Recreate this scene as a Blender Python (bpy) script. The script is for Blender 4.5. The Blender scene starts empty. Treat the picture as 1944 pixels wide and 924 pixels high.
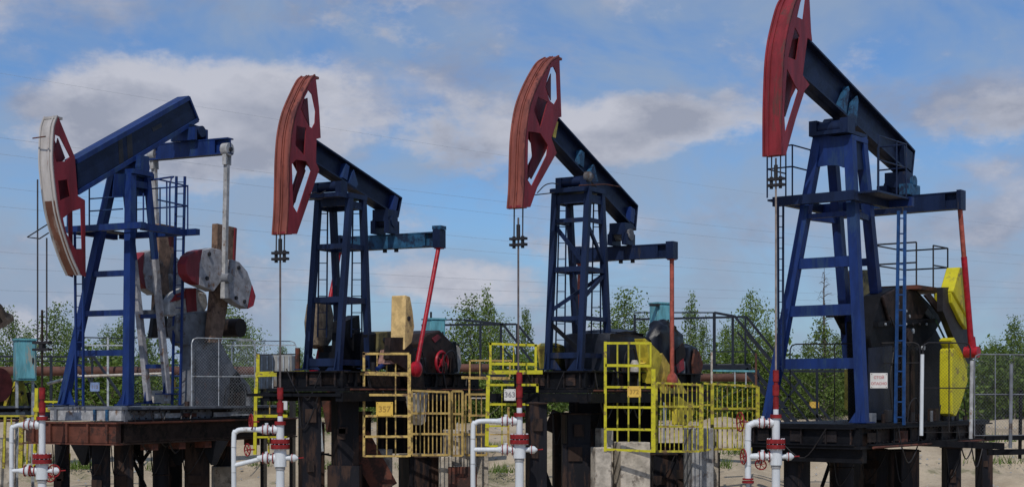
import bpy, bmesh, math, random
import numpy as np
from mathutils import Vector, Matrix
from mathutils.geometry import tessellate_polygon
R = math.radians
scene = bpy.context.scene
C = scene.collection

# ------------------------------------------------------------------ camera
F, HZ, CX, EYE = 2850.0, 745.0, 972.0, 3.0      # focal length and horizon of the photograph in its own pixels
cd = bpy.data.cameras.new('camera'); cam = bpy.data.objects.new('camera', cd); C.objects.link(cam)
cam.location = (0, 0, EYE); cam.rotation_euler = (R(90), 0, 0)
cd.sensor_width = 36; cd.lens = 36*F/1944; cd.shift_y = (HZ-462)/1944; cd.clip_end = 6000
scene.camera = cam
scene.view_settings.view_transform = 'Standard'; scene.view_settings.look = 'None'
scene.view_settings.exposure = -0.08; scene.view_settings.gamma = 1

# ------------------------------------------------------------------ sun and sky
SUN_EL, SUN_AZ = R(50), R(192)                  # azimuth clockwise from +Y (the way the camera looks)
sd = bpy.data.lights.new('sun', 'SUN'); sun = bpy.data.objects.new('sun', sd); C.objects.link(sun)
to_sun = Vector((math.sin(SUN_AZ)*math.cos(SUN_EL), math.cos(SUN_AZ)*math.cos(SUN_EL), math.sin(SUN_EL)))
sun.rotation_euler = to_sun.to_track_quat('Z', 'Y').to_euler(); sun.location = (0, -20, 60)
sd.energy = 2.6; sd.angle = R(0.5); sd.color = (1, .95, .88)
w = bpy.data.worlds.new('World'); scene.world = w; w.use_nodes = True
nt = w.node_tree; nt.nodes.clear()
def N(t, kind, **kw):
    n = t.nodes.new(kind)
    for k, v in kw.items(): setattr(n, k, v)
    return n
def L(t, a, b): t.links.new(a, b)
def mth(t, op, a, b=None, c=None, clamp=False):
    n = N(t, 'ShaderNodeMath', operation=op); n.use_clamp = clamp
    for i, x in enumerate((a, b, c)):
        if x is None: continue
        if isinstance(x, (int, float)): n.inputs[i].default_value = x
        else: L(t, x, n.inputs[i])
    return n.outputs[0]
def mixc(t, fac, a, b, mode='MIX'):
    n = N(t, 'ShaderNodeMix', data_type='RGBA', blend_type=mode)
    for s, x in ((n.inputs[0], fac), (n.inputs[6], a), (n.inputs[7], b)):
        if isinstance(x, (int, float)): s.default_value = x
        elif isinstance(x, tuple): s.default_value = (*x, 1)
        else: L(t, x, s)
    return n.outputs[2]
def smooth(t, x, a, b):
    n = N(t, 'ShaderNodeMapRange', interpolation_type='SMOOTHSTEP'); L(t, x, n.inputs[0])
    n.inputs[1].default_value = a; n.inputs[2].default_value = b
    return n.outputs[0]
def build_sky():
    t = nt
    tc = N(t, 'ShaderNodeTexCoord'); sp = N(t, 'ShaderNodeSeparateXYZ'); L(t, tc.outputs['Generated'], sp.inputs[0])
    az = mth(t, 'ARCTAN2', sp.outputs[0], sp.outputs[1]); el = mth(t, 'ARCSINE', sp.outputs[2])
    sk = N(t, 'ShaderNodeTexSky', sky_type='NISHITA'); sk.sun_disc = False
    sk.sun_elevation = SUN_EL; sk.sun_rotation = SUN_AZ; sk.air_density = 1.0; sk.dust_density = .6; sk.ozone_density = 2.5
    blue = mixc(t, 1.0, sk.outputs[0], SKY_TINT, 'MULTIPLY')
    # cloud field in azimuth and elevation, wrapped in domain noise
    cv = N(t, 'ShaderNodeCombineXYZ'); L(t, az, cv.inputs[0]); L(t, mth(t, 'MULTIPLY', el, 1.7), cv.inputs[1])
    def noise(scale, detail, rough, off, dist=0.0):
        ad = N(t, 'ShaderNodeVectorMath', operation='ADD'); L(t, cv.outputs[0], ad.inputs[0]); ad.inputs[1].default_value = off
        n = N(t, 'ShaderNodeTexNoise'); L(t, ad.outputs[0], n.inputs['Vector'])
        n.inputs['Scale'].default_value = scale; n.inputs['Detail'].default_value = detail
        n.inputs['Roughness'].default_value = rough; n.inputs['Distortion'].default_value = dist
        return n.outputs[0]
    field = mth(t, 'MULTIPLY', mth(t, 'SUBTRACT', noise(11, 7, .56, (3.1, 1.7, .4), .3), .5), 2.1)
    fine = mth(t, 'MULTIPLY', mth(t, 'SUBTRACT', noise(42, 6, .6, (9.1, 4.7, .4)), .5), .8)
    field = mth(t, 'ADD', field, fine)
    def blob(px, py, rx, ry, s, p=2.0):
        a = mth(t, 'MULTIPLY', mth(t, 'SUBTRACT', az, (px-CX)/F), F/rx); e = mth(t, 'MULTIPLY', mth(t, 'SUBTRACT', el, (HZ-py)/F), F/ry)
        d = mth(t, 'ADD', mth(t, 'POWER', mth(t, 'ABSOLUTE', a), p), mth(t, 'POWER', mth(t, 'ABSOLUTE', e), p))
        return mth(t, 'MULTIPLY', mth(t, 'SUBTRACT', 1.0, d, clamp=True), s)
    acc = field
    for b in CLOUDS: acc = mth(t, 'ADD', acc, blob(*b))
    m = smooth(t, acc, -.08, .72)
    # light and grey sides of the clouds
    shade = mth(t, 'ADD', mth(t, 'MULTIPLY', mth(t, 'SUBTRACT', noise(17, 5, .55, (5.3, 2.2, 1.4)), .5), 2.6), .42)
    for b in BRIGHT: shade = mth(t, 'ADD', shade, blob(*b))
    ccol = mixc(t, mth(t, 'ADD', shade, 0, clamp=True), CLOUD_GREY, CLOUD_LIT)
    veil = mth(t, 'ADD', mth(t, 'MULTIPLY', smooth(t, noise(6, 5, .6, (1.3, 7.7, 2.4), .6), .30, .64), .75), mth(t, 'MULTIPLY', smooth(t, el, .2, -.02), .35))
    lp = mixc(t, veil, blue, CLOUD_VEIL)
    out = mixc(t, mth(t, 'MULTIPLY', m, .80), lp, ccol)
    # heaped clouds with firmer edges
    cum = mth(t, 'ADD', mth(t, 'MULTIPLY', field, .85), mth(t, 'MULTIPLY', mth(t, 'SUBTRACT', noise(75, 6, .62, (2.1, 8.8, 3.3)), .5), .9))
    for b in CUMULUS: cum = mth(t, 'ADD', cum, blob(*b))
    cm = smooth(t, cum, .12, .85)
    depth = smooth(t, cum, .35, 1.35)
    lit = mth(t, 'SUBTRACT', mth(t, 'ADD', shade, .55), mth(t, 'MULTIPLY', depth, .75))
    out = mixc(t, mth(t, 'MULTIPLY', cm, .85), out, mixc(t, mth(t, 'ADD', lit, 0, clamp=True), (3.3, 3.6, 4.5), (5.6, 5.75, 6.5)))
    bg = N(t, 'ShaderNodeBackground'); L(t, out, bg.inputs[0]); bg.inputs[1].default_value = .1
    o = N(t, 'ShaderNodeOutputWorld'); L(t, bg.outputs[0], o.inputs[0])
SKY_TINT = (.56, .80, 1.10)
CLOUD_GREY, CLOUD_LIT, CLOUD_VEIL = (2.9, 3.15, 4.1), (5.0, 5.2, 6.1), (3.1, 3.95, 5.3)
CLOUDS = [(330, 235, 330, 130, .9), (600, 230, 170, 130, .75), (180, 270, 200, 100, .35), (850, 200, 200, 90, .45), (1150, 250, 260, 75, .75),
          (1330, 225, 160, 60, .4), (1780, 225, 260, 70, .65), (1900, 400, 200, 90, .4), (850, 535, 170, 55, .5), (250, 50, 380, 70, .45), (1100, 120, 130, 60, .2),
          (1330, 440, 500, 90, .3), (100, 600, 250, 60, .25), (1650, 450, 300, 60, .15), (1300, 60, 160, 90, -.3), (730, 70, 150, 60, -.5), (30, 330, 160, 110, -.5),
          (1050, 20, 350, 40, .15), (1650, 120, 260, 70, -.25), (500, 420, 260, 80, -.4), (1380, 330, 200, 50, -.2)]
CUMULUS = [(330, 250, 300, 150, 1.3), (560, 230, 190, 130, 1.0), (880, 260, 190, 90, .7), (1190, 250, 200, 80, 1.1), (1370, 235, 130, 60, .7), (870, 540, 190, 60, .9), (1120, 480, 180, 50, .5), (120, 610, 200, 60, .5), (1640, 330, 160, 45, .5), (1860, 250, 200, 60, .7)]
BRIGHT = [(500, 160, 260, 60, .7), (300, 150, 180, 50, .5), (1120, 225, 130, 40, .5), (880, 520, 110, 35, .5), (700, 330, 300, 90, -.3), (300, 320, 250, 70, -.25),
          (1780, 225, 300, 80, -.55), (1330, 220, 160, 60, -.5), (870, 120, 150, 70, -.4), (300, 50, 350, 70, -.35), (1560, 330, 220, 60, .35)]
build_sky()

# ------------------------------------------------------------------ materials
MATS = {}
def mat(name, col, rough=.6, worn=None, amount=0.0, scale=3.0, metal=0.0, bump=.15, fine=22.0, streak=False, vary=.25, spec=.35):
    """painted or weathered surface: base colour, mottled variation, patches of a second colour, fine relief"""
    if name in MATS: return MATS[name]
    m = bpy.data.materials.new(name); m.use_nodes = True; t = m.node_tree
    b = t.nodes['Principled BSDF']; tc = N(t, 'ShaderNodeTexCoord')
    mp = N(t, 'ShaderNodeMapping'); L(t, tc.outputs['Object'], mp.inputs[0])
    if streak: mp.inputs[3].default_value = (1, 1, .22)
    def noise(s, d, r=.6):
        n = N(t, 'ShaderNodeTexNoise'); L(t, mp.outputs[0], n.inputs['Vector'])
        n.inputs['Scale'].default_value = s; n.inputs['Detail'].default_value = d; n.inputs['Roughness'].default_value = r
        return n.outputs[0]
    n1 = noise(scale*1.7, 5); n2 = noise(fine, 4)
    lo = tuple(c*(1-vary) for c in col); hi = tuple(min(1, c*(1+vary)) for c in col)
    c = mixc(t, smooth(t, n1, .35, .65), lo, hi)
    if worn:
        nn = noise(scale, 8, .68); th = .62-.3*amount
        f = smooth(t, mth(t, 'ADD', mth(t, 'MULTIPLY', nn, .8), mth(t, 'MULTIPLY', n2, .2)), th, th+.09)
        c = mixc(t, f, c, worn)
    L(t, c, b.inputs['Base Color'])
    L(t, mth(t, 'ADD', mth(t, 'MULTIPLY', n2, .3), rough-.15, clamp=True), b.inputs['Roughness'])
    b.inputs['Metallic'].default_value = metal; b.inputs['Specular IOR Level'].default_value = spec
    bp = N(t, 'ShaderNodeBump'); bp.inputs['Strength'].default_value = bump; bp.inputs['Distance'].default_value = .02
    L(t, n2, bp.inputs['Height']); L(t, bp.outputs[0], b.inputs['Normal'])
    MATS[name] = m; return m
navy = mat('navy paint', (.008, .017, .052), .45, (.04, .038, .045), .15, 2.5, streak=True, spec=.25)
blue = mat('blue paint', (.007, .025, .122), .45, (.018, .045, .12), .35, 2.2, streak=True)
tealblue = mat('faded teal blue paint', (.02, .085, .17), .5, (.009, .02, .05), .5, 3.0)
beam_blue = mat('dark blue beam paint', (.007, .014, .042), .45, (.015, .03, .06), .15, 1.6, spec=.22)
red = mat('dark red paint', (.19, .018, .026), .5, (.08, .018, .02), .25, 2.2, streak=True)
copper = mat('rubbed coppery red face', (.22, .062, .045), .55, (.09, .024, .022), .32, 3.0, streak=True)
redface = mat('scuffed red face', (.21, .018, .024), .55, (.11, .035, .03), .35, 2.5, streak=True)
paleface = mat('rubbed white face', (.46, .43, .41), .6, (.22, .08, .05), .22, 1.3, streak=True)
darkface = mat('rusty brown face', (.17, .07, .045), .6, (.33, .24, .20), .25, 1.8, streak=True)
scarlet = mat('bright red paint', (.36, .012, .025), .4, (.2, .03, .03), .15, 4)
salmon = mat('salmon orange paint', (.36, .085, .06), .5, (.25, .08, .05), .2, 4)
flange_red = mat('valve red paint', (.23, .013, .015), .45, (.10, .018, .018), .2, 7)
white = mat('white pipe paint', (.64, .67, .69), .45, (.36, .31, .26), .14, 5, vary=.08, streak=True)
dirty_white = mat('dirty white paint', (.38, .38, .38), .55, (.20, .13, .09), .25, 4)
grey_w = mat('grey weight paint', (.34, .34, .36), .6, (.20, .12, .08), .3, 4)
grey = mat('grey steel', (.16, .17, .19), .55, (.08, .06, .05), .3, 2)
galv = mat('galvanised steel', (.42, .45, .48), .45, (.25, .22, .2), .2, 6, metal=.3)
yellow = mat('yellow paint', (.53, .48, .02), .5, (.20, .13, .05), .30, 7, vary=.12)
yellow_w = mat('weight yellow paint', (.58, .52, .02), .5, (.26, .20, .06), .22, 4, vary=.08)
mustard = mat('faded mustard paint', (.52, .36, .11), .6, (.20, .12, .06), .38, 7)
ochre = mat('ochre yellow paint', (.62, .47, .08), .55, (.30, .2, .06), .3, 3)
olive = mat('olive stained paint', (.15, .125, .05), .65, (.05, .045, .03), .4, 3)
tan = mat('tan paint', (.66, .46, .20), .55, (.40, .26, .14), .25, 3)
palegrey = mat('pale chipped paint', (.50, .46, .40), .6, (.30, .2, .14), .3, 4)
black = mat('black steel', (.007, .0075, .010), .55, (.022, .017, .015), .25, 2.5, spec=.14)
blackrail = mat('black rail paint', (.015, .02, .032), .5)
darkbrown = mat('oily brown steel', (.032, .021, .018), .55, (.012, .01, .009), .4, 3, spec=.15)
tarp = mat('black tarpaulin', (.008, .010, .018), .42, bump=.6, fine=5)
rust = mat('rusty steel', (.115, .038, .024), .75, (.04, .02, .016), .45, 2)
rustpipe = mat('brown rusty pipe', (.115, .05, .035), .75, (.07, .035, .025), .4, 1.5)
concrete = mat('rough concrete', (.46, .41, .34), .85, (.20, .17, .14), .35, 3, bump=.5, fine=14)
concrete_g = mat('grey concrete', (.30, .30, .30), .85, (.18, .16, .15), .3, 3, bump=.4)
teal = mat('turquoise cabinet paint', (.12, .34, .40), .55, (.34, .33, .28), .28, 4, streak=True)
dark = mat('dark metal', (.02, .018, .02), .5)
cable = mat('steel cable', (.05, .045, .05), .5, metal=.3)
rodm = mat('polished rod', (.16, .13, .12), .4, metal=.4)
sign_y = mat('orange yellow sign', (.70, .45, .08), .6, vary=.1)
sign_w = mat('white sign', (.68, .66, .62), .6, vary=.08)
sign_b = mat('pale blue sign', (.22, .30, .50), .6, vary=.2)
ink = mat('dark ink', (.22, .21, .22), .7, vary=.05)
redink = mat('red ink', (.52, .20, .20), .7, vary=.05)
inky = mat('brown ink', (.40, .24, .05), .7, vary=.05)
bark = mat('birch bark', (.30, .28, .24), .85, (.05, .045, .04), .45, 6, bump=.4)
deadwood = mat('grey dead wood', (.10, .085, .075), .85, bump=.4)

def leaf_mat(name, a, b, c2):
    m = bpy.data.materials.new(name); m.use_nodes = True; t = m.node_tree
    p = t.nodes['Principled BSDF']; g = N(t, 'ShaderNodeNewGeometry'); tc = N(t, 'ShaderNodeTexCoord')
    n = N(t, 'ShaderNodeTexNoise'); L(t, tc.outputs['Object'], n.inputs['Vector']); n.inputs['Scale'].default_value = 1.3; n.inputs['Detail'].default_value = 3
    col = mixc(t, smooth(t, n.outputs[0], .35, .65), a, b)
    col = mixc(t, mth(t, 'MULTIPLY', g.outputs['Random Per Island'], .55), col, c2)
    oi = N(t, 'ShaderNodeObjectInfo')
    col = mixc(t, mth(t, 'MULTIPLY', oi.outputs['Random'], .4), col, tuple(x*.55 for x in a))
    L(t, col, p.inputs['Base Color']); p.inputs['Roughness'].default_value = .55; p.inputs['Specular IOR Level'].default_value = .25
    tr = N(t, 'ShaderNodeBsdfTranslucent'); L(t, col, tr.inputs[0])
    mx = N(t, 'ShaderNodeMixShader'); mx.inputs[0].default_value = .3
    o = t.nodes['Material Output']; L(t, p.outputs[0], mx.inputs[1]); L(t, tr.outputs[0], mx.inputs[2]); L(t, mx.outputs[0], o.inputs[0])
    return m
leaf_birch = leaf_mat('birch leaves', (.10, .17, .03), (.17, .25, .05), (.24, .29, .08))
leaf_pine = leaf_mat('young pine needles', (.10, .17, .03), (.18, .26, .05), (.24, .30, .08))
leaf_shrub = leaf_mat('shrub leaves', (.075, .14, .022), (.14, .21, .035), (.20, .26, .06))

def sand_mat():
    m = bpy.data.materials.new('sand'); m.use_nodes = True; t = m.node_tree; p = t.nodes['Principled BSDF']
    tc = N(t, 'ShaderNodeTexCoord')
    def noise(s, d, r=.6):
        n = N(t, 'ShaderNodeTexNoise'); L(t, tc.outputs['Object'], n.inputs['Vector'])
        n.inputs['Scale'].default_value = s; n.inputs['Detail'].default_value = d; n.inputs['Roughness'].default_value = r; return n.outputs[0]
    c = mixc(t, smooth(t, noise(.7, 6), .35, .65), (.36, .29, .205), (.52, .43, .31))
    c = mixc(t, smooth(t, noise(9, 6, .7), .60, .72), c, (.22, .17, .12))
    sx = N(t, 'ShaderNodeSeparateXYZ'); L(t, tc.outputs['Object'], sx.inputs[0])
    far = smooth(t, sx.outputs[1], 55, 60)
    c = mixc(t, mth(t, 'MAXIMUM', far, mth(t, 'MULTIPLY', smooth(t, noise(.35, 5, .7), .57, .66), .6)), c, (.085, .10, .035))
    L(t, c, p.inputs['Base Color']); p.inputs['Roughness'].default_value = .95; p.inputs['Specular IOR Level'].default_value = .1
    bp = N(t, 'ShaderNodeBump'); bp.inputs['Strength'].default_value = .8; bp.inputs['Distance'].default_value = .12
    L(t, mth(t, 'ADD', noise(3.5, 8, .7), mth(t, 'MULTIPLY', noise(25, 4), .3)), bp.inputs['Height']); L(t, bp.outputs[0], p.inputs['Normal'])
    return m

# ------------------------------------------------------------------ helpers
def tag(o, label=None, cat=None, group=None, kind=None):
    for k, v in (('label', label), ('category', cat), ('group', group), ('kind', kind)):
        if v: o[k] = v
    return o
def thing(name, label, cat, loc=(0, 0, 0), rz=0, group=None):
    o = bpy.data.objects.new(name, None); C.objects.link(o); o.location = loc; o.rotation_euler = (0, 0, rz)
    return tag(o, label, cat, group)
class MB:
    def __init__(s): s.v = []; s.f = []
    def add(s, vs, fs):
        b = len(s.v); s.v += [tuple(x) for x in vs]; s.f += [tuple(i+b for i in f) for f in fs]; return s
    def box(s, c, d, rot=None):
        h = [x/2 for x in d]; vs = [Vector((sx*h[0], sy*h[1], sz*h[2])) for sx in (-1, 1) for sy in (-1, 1) for sz in (-1, 1)]
        if rot is not None: vs = [rot @ x for x in vs]
        c = Vector(c)
        return s.add([x+c for x in vs], [(0, 1, 3, 2), (4, 6, 7, 5), (0, 4, 5, 1), (2, 3, 7, 6), (0, 2, 6, 4), (1, 5, 7, 3)])
    def bar(s, a, b, w, h=None, side=None):
        """square or rectangular bar; w across (towards side), h the other way"""
        a, b = Vector(a), Vector(b); d = (b-a).normalized(); h = h or w
        ref = Vector(side) if side is not None else (Vector((0, 0, 1)) if abs(d.z) < .9 else Vector((1, 0, 0)))
        x = (ref - d*ref.dot(d)).normalized(); y = d.cross(x)
        vs = [p + x*(sx*w/2) + y*(sy*h/2) for p in (a, b) for sx, sy in ((-1, -1), (1, -1), (1, 1), (-1, 1))]
        return s.add(vs, [(0, 3, 2, 1), (4, 5, 6, 7)] + [(i, (i+1) % 4, 4+(i+1) % 4, 4+i) for i in range(4)])
    def tube(s, pts, r, n=8, closed=False):
        pts = [Vector(p) for p in pts]; rs = r if isinstance(r, (list, tuple)) else [r]*len(pts); rings = []
        px = None
        for i, p in enumerate(pts):
            if closed: d = (pts[(i+1) % len(pts)] - pts[i-1]).normalized()
            else: d = (pts[min(i+1, len(pts)-1)] - pts[max(i-1, 0)]).normalized()
            ref = px if px is not None else (Vector((0, 0, 1)) if abs(d.z) < .8 else Vector((1, 0, 0)))
            x = (ref - d*ref.dot(d)).normalized(); y = d.cross(x); px = x
            rings.append([p + (x*math.cos(2*math.pi*k/n) + y*math.sin(2*math.pi*k/n))*rs[i] for k in range(n)])
        vs = [q for g in rings for q in g]; m = len(pts); fs = []
        for i in range(m if closed else m-1):
            j = (i+1) % m
            fs += [(i*n+k, i*n+(k+1) % n, j*n+(k+1) % n, j*n+k) for k in range(n)]
        if not closed: fs += [tuple(range(n))[::-1], tuple((m-1)*n+k for k in range(n))]
        return s.add(vs, fs)
    def cyl(s, a, b, r, n=14): return s.tube([a, b], r, n)
    def ring(s, c, axis, R_, r, n=20, m=6):
        c = Vector(c); a = Vector(axis).normalized(); ref = Vector((0, 0, 1)) if abs(a.z) < .9 else Vector((1, 0, 0))
        x = (ref-a*ref.dot(a)).normalized(); y = a.cross(x)
        return s.tube([c + (x*math.cos(2*math.pi*k/n)+y*math.sin(2*math.pi*k/n))*R_ for k in range(n)], r, m, closed=True)
    def prism(s, outer, off, holes=()):
        """outer: 3-D points of a flat outline; off: vector of the thickness; holes: more outlines"""
        loops = [[Vector(p) for p in outer]] + [[Vector(p) for p in h] for h in holes]
        flat = [p for l in loops for p in l]; off = Vector(off); n = len(flat)
        tris = tessellate_polygon(loops)
        fs = [tuple(t_) for t_ in tris] + [tuple(i+n for i in t_[::-1]) for t_ in tris]
        k = 0
        for l in loops:
            m = len(l); fs += [(k+i, k+(i+1) % m, n+k+(i+1) % m, n+k+i) for i in range(m)]; k += m
        return s.add(flat + [p+off for p in flat], fs)
    def build(s, name, m, parent=None, smooth_=False, bevel=0.0, label=None):
        me = bpy.data.meshes.new(name); me.from_pydata(s.v, [], s.f)
        bm = bmesh.new(); bm.from_mesh(me); bmesh.ops.remove_doubles(bm, verts=bm.verts, dist=1e-5)
        bmesh.ops.recalc_face_normals(bm, faces=bm.faces)
        if bevel: bmesh.ops.bevel(bm, geom=bm.edges[:], offset=bevel, segments=1, affect='EDGES', clamp_overlap=True)
        bm.to_mesh(me); bm.free(); me.materials.append(m)
        if smooth_: me.shade_smooth(); me.set_sharp_from_angle(angle=R(40))
        o = bpy.data.objects.new(name, me); C.objects.link(o); o.parent = parent
        if label: o['label'] = label
        return o
def bar(name, a, b, w, m, parent, h=None, side=None, **k): return MB().bar(a, b, w, h, side).build(name, m, parent, **k)
def tubeo(name, pts, r, m, parent, n=8, **k): return MB().tube(pts, r, n).build(name, m, parent, smooth_=True, **k)
def WP(px, py, Y): return Vector(((px-CX)/F*Y, Y, EYE+(HZ-py)*Y/F))           # a point at distance Y
def catmull(pts, n=5):
    P_ = [Vector(p) for p in pts]; P_ = [P_[0]*2-P_[1]] + P_ + [P_[-1]*2-P_[-2]]; out = []
    for i in range(1, len(P_)-2):
        a, b, c, d = P_[i-1:i+3]
        for k in range(n):
            t = k/n; out.append(.5*((2*b)+(c-a)*t+(2*a-5*b+4*c-d)*t*t+(3*b-a-3*c+d)*t**3))
    return out + [P_[-2]]
def text(s, size, m, parent, loc, name='lettering', bold=.0):
    cu = bpy.data.curves.new('lettering', 'FONT'); cu.body = s; cu.size = size; cu.align_x = 'CENTER'; cu.align_y = 'CENTER'; cu.extrude = .002; cu.offset = bold
    to = bpy.data.objects.new('t', cu); C.objects.link(to)
    me = bpy.data.meshes.new_from_object(to.evaluated_get(bpy.context.evaluated_depsgraph_get())); bpy.data.objects.remove(to)
    me.transform(Matrix.Rotation(R(90), 4, 'X')); me.materials.clear(); me.materials.append(m)
    o = bpy.data.objects.new(name, me); C.objects.link(o); o.parent = parent; o.location = loc; return o

# ------------------------------------------------------------------ a pumping unit's own frame
# u runs from the well back to the cranks, v across to the side we see, z up
class Pump:
    def __init__(s, px, Y, yaw, label, group='pumping units in the row'):
        s.t = R(yaw); s.X0 = (px-CX)/F*Y; s.Y0 = Y; s.s, s.c = math.sin(s.t), math.cos(s.t)
        s.root = thing('pumpjack', label, 'pumpjack', (s.X0, s.Y0, 0), R(90-yaw), group) if label else None
    def P(s, u, v, z): return Vector((u, -v, z))
    def V(s, px, py, v):
        dx = (px-CX)/F; Y = (v + s.X0*s.c - s.Y0*s.s)/(dx*s.c - s.s); X = Y*dx
        return s.P((X-s.X0)*s.s+(Y-s.Y0)*s.c, v, EYE+(HZ-py)*Y/F)
    def U(s, px, py, u):
        dx = (px-CX)/F; Y = (u + s.X0*s.s + s.Y0*s.c)/(dx*s.s + s.c); X = Y*dx
        return s.P(u, (X-s.X0)*s.c-(Y-s.Y0)*s.s, EYE+(HZ-py)*Y/F)
    def zat(s, u, v, py): return EYE+(HZ-py)*(s.Y0+u*s.c-v*s.s)/F
    def world(s, p): return Vector((s.X0 + p.x*s.s - p.y*s.c, s.Y0 + p.x*s.c + p.y*s.s, p.z))
    def tr(s, name, pts, v, th, m, parent=None, holes=(), bevel=0.0, label=None):
        """side-on plate or block: outline at lateral plane v, thickness th away from us"""
        return MB().prism([s.V(x, y, v) for x, y in pts], s.P(0, -th, 0), [[s.V(x, y, v) for x, y in h] for h in holes]).build(name, m, parent or s.root, bevel=bevel, label=label)
    def box(s, name, u0, u1, v0, v1, z0, z1, m, parent=None, bevel=0.0):
        return MB().box(s.P((u0+u1)/2, (v0+v1)/2, (z0+z1)/2), (abs(u1-u0), abs(v1-v0), abs(z1-z0))).build(name, m, parent or s.root, bevel=bevel)

def ladder(K, name, x0, x1, ytop, ybot, Yd, n, m, parent, w=.03, world=False, rr=.011):
    """a ladder in a vertical plane at distance Yd: two rails and n rungs; x may be (top, bottom)"""
    inv = (lambda p: p) if world else (lambda p: K.root.matrix_basis.inverted() @ p)
    f = lambda x, t: x if not isinstance(x, tuple) else x[0]+(x[1]-x[0])*t
    l = MB(); 
    ld = MB().bar(inv(WP(f(x0, 0), ytop, Yd)), inv(WP(f(x0, 1), ybot, Yd)), w).build(name, m, parent)
    MB().bar(inv(WP(f(x1, 0), ytop, Yd)), inv(WP(f(x1, 1), ybot, Yd)), w).build('rail', m, ld)
    r = MB()
    for k in range(n):
        t = (k+.5)/n; y = ytop+(ybot-ytop)*t
        MB().tube([inv(WP(f(x0, t), y, Yd)), inv(WP(f(x1, t), y, Yd))], rr, 5).build('rung', m, ld)
    return ld

def horse_head(K, near, back, holes, m_side, m_face, rib, w=.21, lower_face=None):
    """near: front edge of the near plate top to bottom, back: rear outline bottom to top, both as seen; holes: openings"""
    root = K.root
    def grow(h):
        cx, cy = sum(p[0] for p in h)/len(h), sum(p[1] for p in h)/len(h)
        return [(cx+(x-cx)*1.14, cy+(y-cy)*1.06) for x, y in h]
    holes = [grow(h) for h in holes]
    edge = catmull([K.V(x, y, w) for x, y in near], 4)
    outline = edge + [K.V(x, y, w) for x, y in back]
    hh = MB().prism(outline, K.P(0, -.022, 0), [[K.V(x, y, w) for x, y in h] for h in holes]).build('horse_head', m_side, root)
    sh = K.P(0, -(2*w-.022), 0)
    MB().prism([p+sh for p in outline], K.P(0, -.022, 0), [[K.V(x, y, w)+sh for x, y in h] for h in holes]).build('side_plate', m_side, hh)
    # curved face between the plates, in bands standing proud of one another
    def face(v0, v1, proud, name, m, e=edge):
        vs, fs = [], []
        for i, p in enumerate(e):
            d = (e[min(i+1, len(e)-1)]-e[max(i-1, 0)]).normalized(); nrm = Vector((d.z, 0, -d.x)); nrm = -nrm if nrm.x > 0 and abs(nrm.x) > .3 else nrm
            if nrm.x > 0: nrm = -nrm
            for off in (proud, proud-.05):
                q = p + nrm*off
                vs += [K.P(q.x, v0, q.z), K.P(q.x, v1, q.z)]
        n = len(e)
        for i in range(n-1):
            a, b = 4*i, 4*i+4
            fs += [(a, a+1, b+1, b), (a+2, b+2, b+3, a+3), (a, b, b+2, a+2), (a+1, a+3, b+3, b+1)]
        fs += [(0, 2, 3, 1), (4*n-4, 4*n-3, 4*n-1, 4*n-2)]
        return MB().add(vs, fs).build(name, m, hh)
    face(-w+.02, w-.02, 0, 'face_plate', m_face)
    for a, b in rib: face(a, b, .025, 'face_rib', m_face)
    if lower_face: 
        k = len(edge)*55//100; face(-w+.05, w-.05, .008, 'rusty_face_plate', lower_face, edge[k:])
    # cross plate on the top and between the plates behind the face
    p = edge[0]; q = K.V(*back[-1], w)
    MB().box(K.P(p.x+.06, 0, p.z-.03), (.2, 2*w-.05, .05)).build('top_plate', m_face, hh)
    p = edge[-1]; MB().box(K.P(p.x+.1, 0, p.z+.03), (.22, 2*w-.05, .04)).build('bottom_plate', m_side, hh)
    return hh, edge

def i_beam(K, q, m, w=.15, fl=.035, web=.02, stiff=(), m_st=None, end=True):
    """q: near outline (front top, rear top..., rear bottom, front bottom) with flanges along top and bottom"""
    pts = [K.V(x, y, w) for x, y in q['out']]
    sh = lambda p, v: K.P(p.x, v, p.z)
    wb = MB().prism([sh(p, web) for p in pts], K.P(0, -2*web, 0)).build('walking_beam', m, K.root)
    def flange(a, b, name):
        a, b = K.V(*a, w), K.V(*b, w); mid = sum(pts, Vector())/len(pts); d = (b-a).normalized(); nn = Vector((d.z, 0, -d.x))
        if nn.dot(mid-a) < 0: nn = -nn
        o = nn*fl/2
        MB().bar(sh(a, 0)+o, sh(b, 0)+o, 2*w, fl, side=(0, 1, 0)).build(name, m, wb)
    for a, b in q['flanges']: flange(a, b, 'flange')
    for tri in stiff:
        P3 = [K.V(x, y, web+.001) for x, y in tri[0]]
        MB().prism([K.V(x, y, w-.01) for x, y in tri[0]], K.P(0, -.12, 0)).build('gusset', tri[1] if len(tri) > 1 else m_st, wb)
    if end:
        a, b = [K.V(*p, w) for p in q['end']]
        MB().bar(sh(a, 0), sh(b, 0), 2*w-.02, .03, side=(0, 1, 0)).build('end_plate', m, wb)
    return wb

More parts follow.
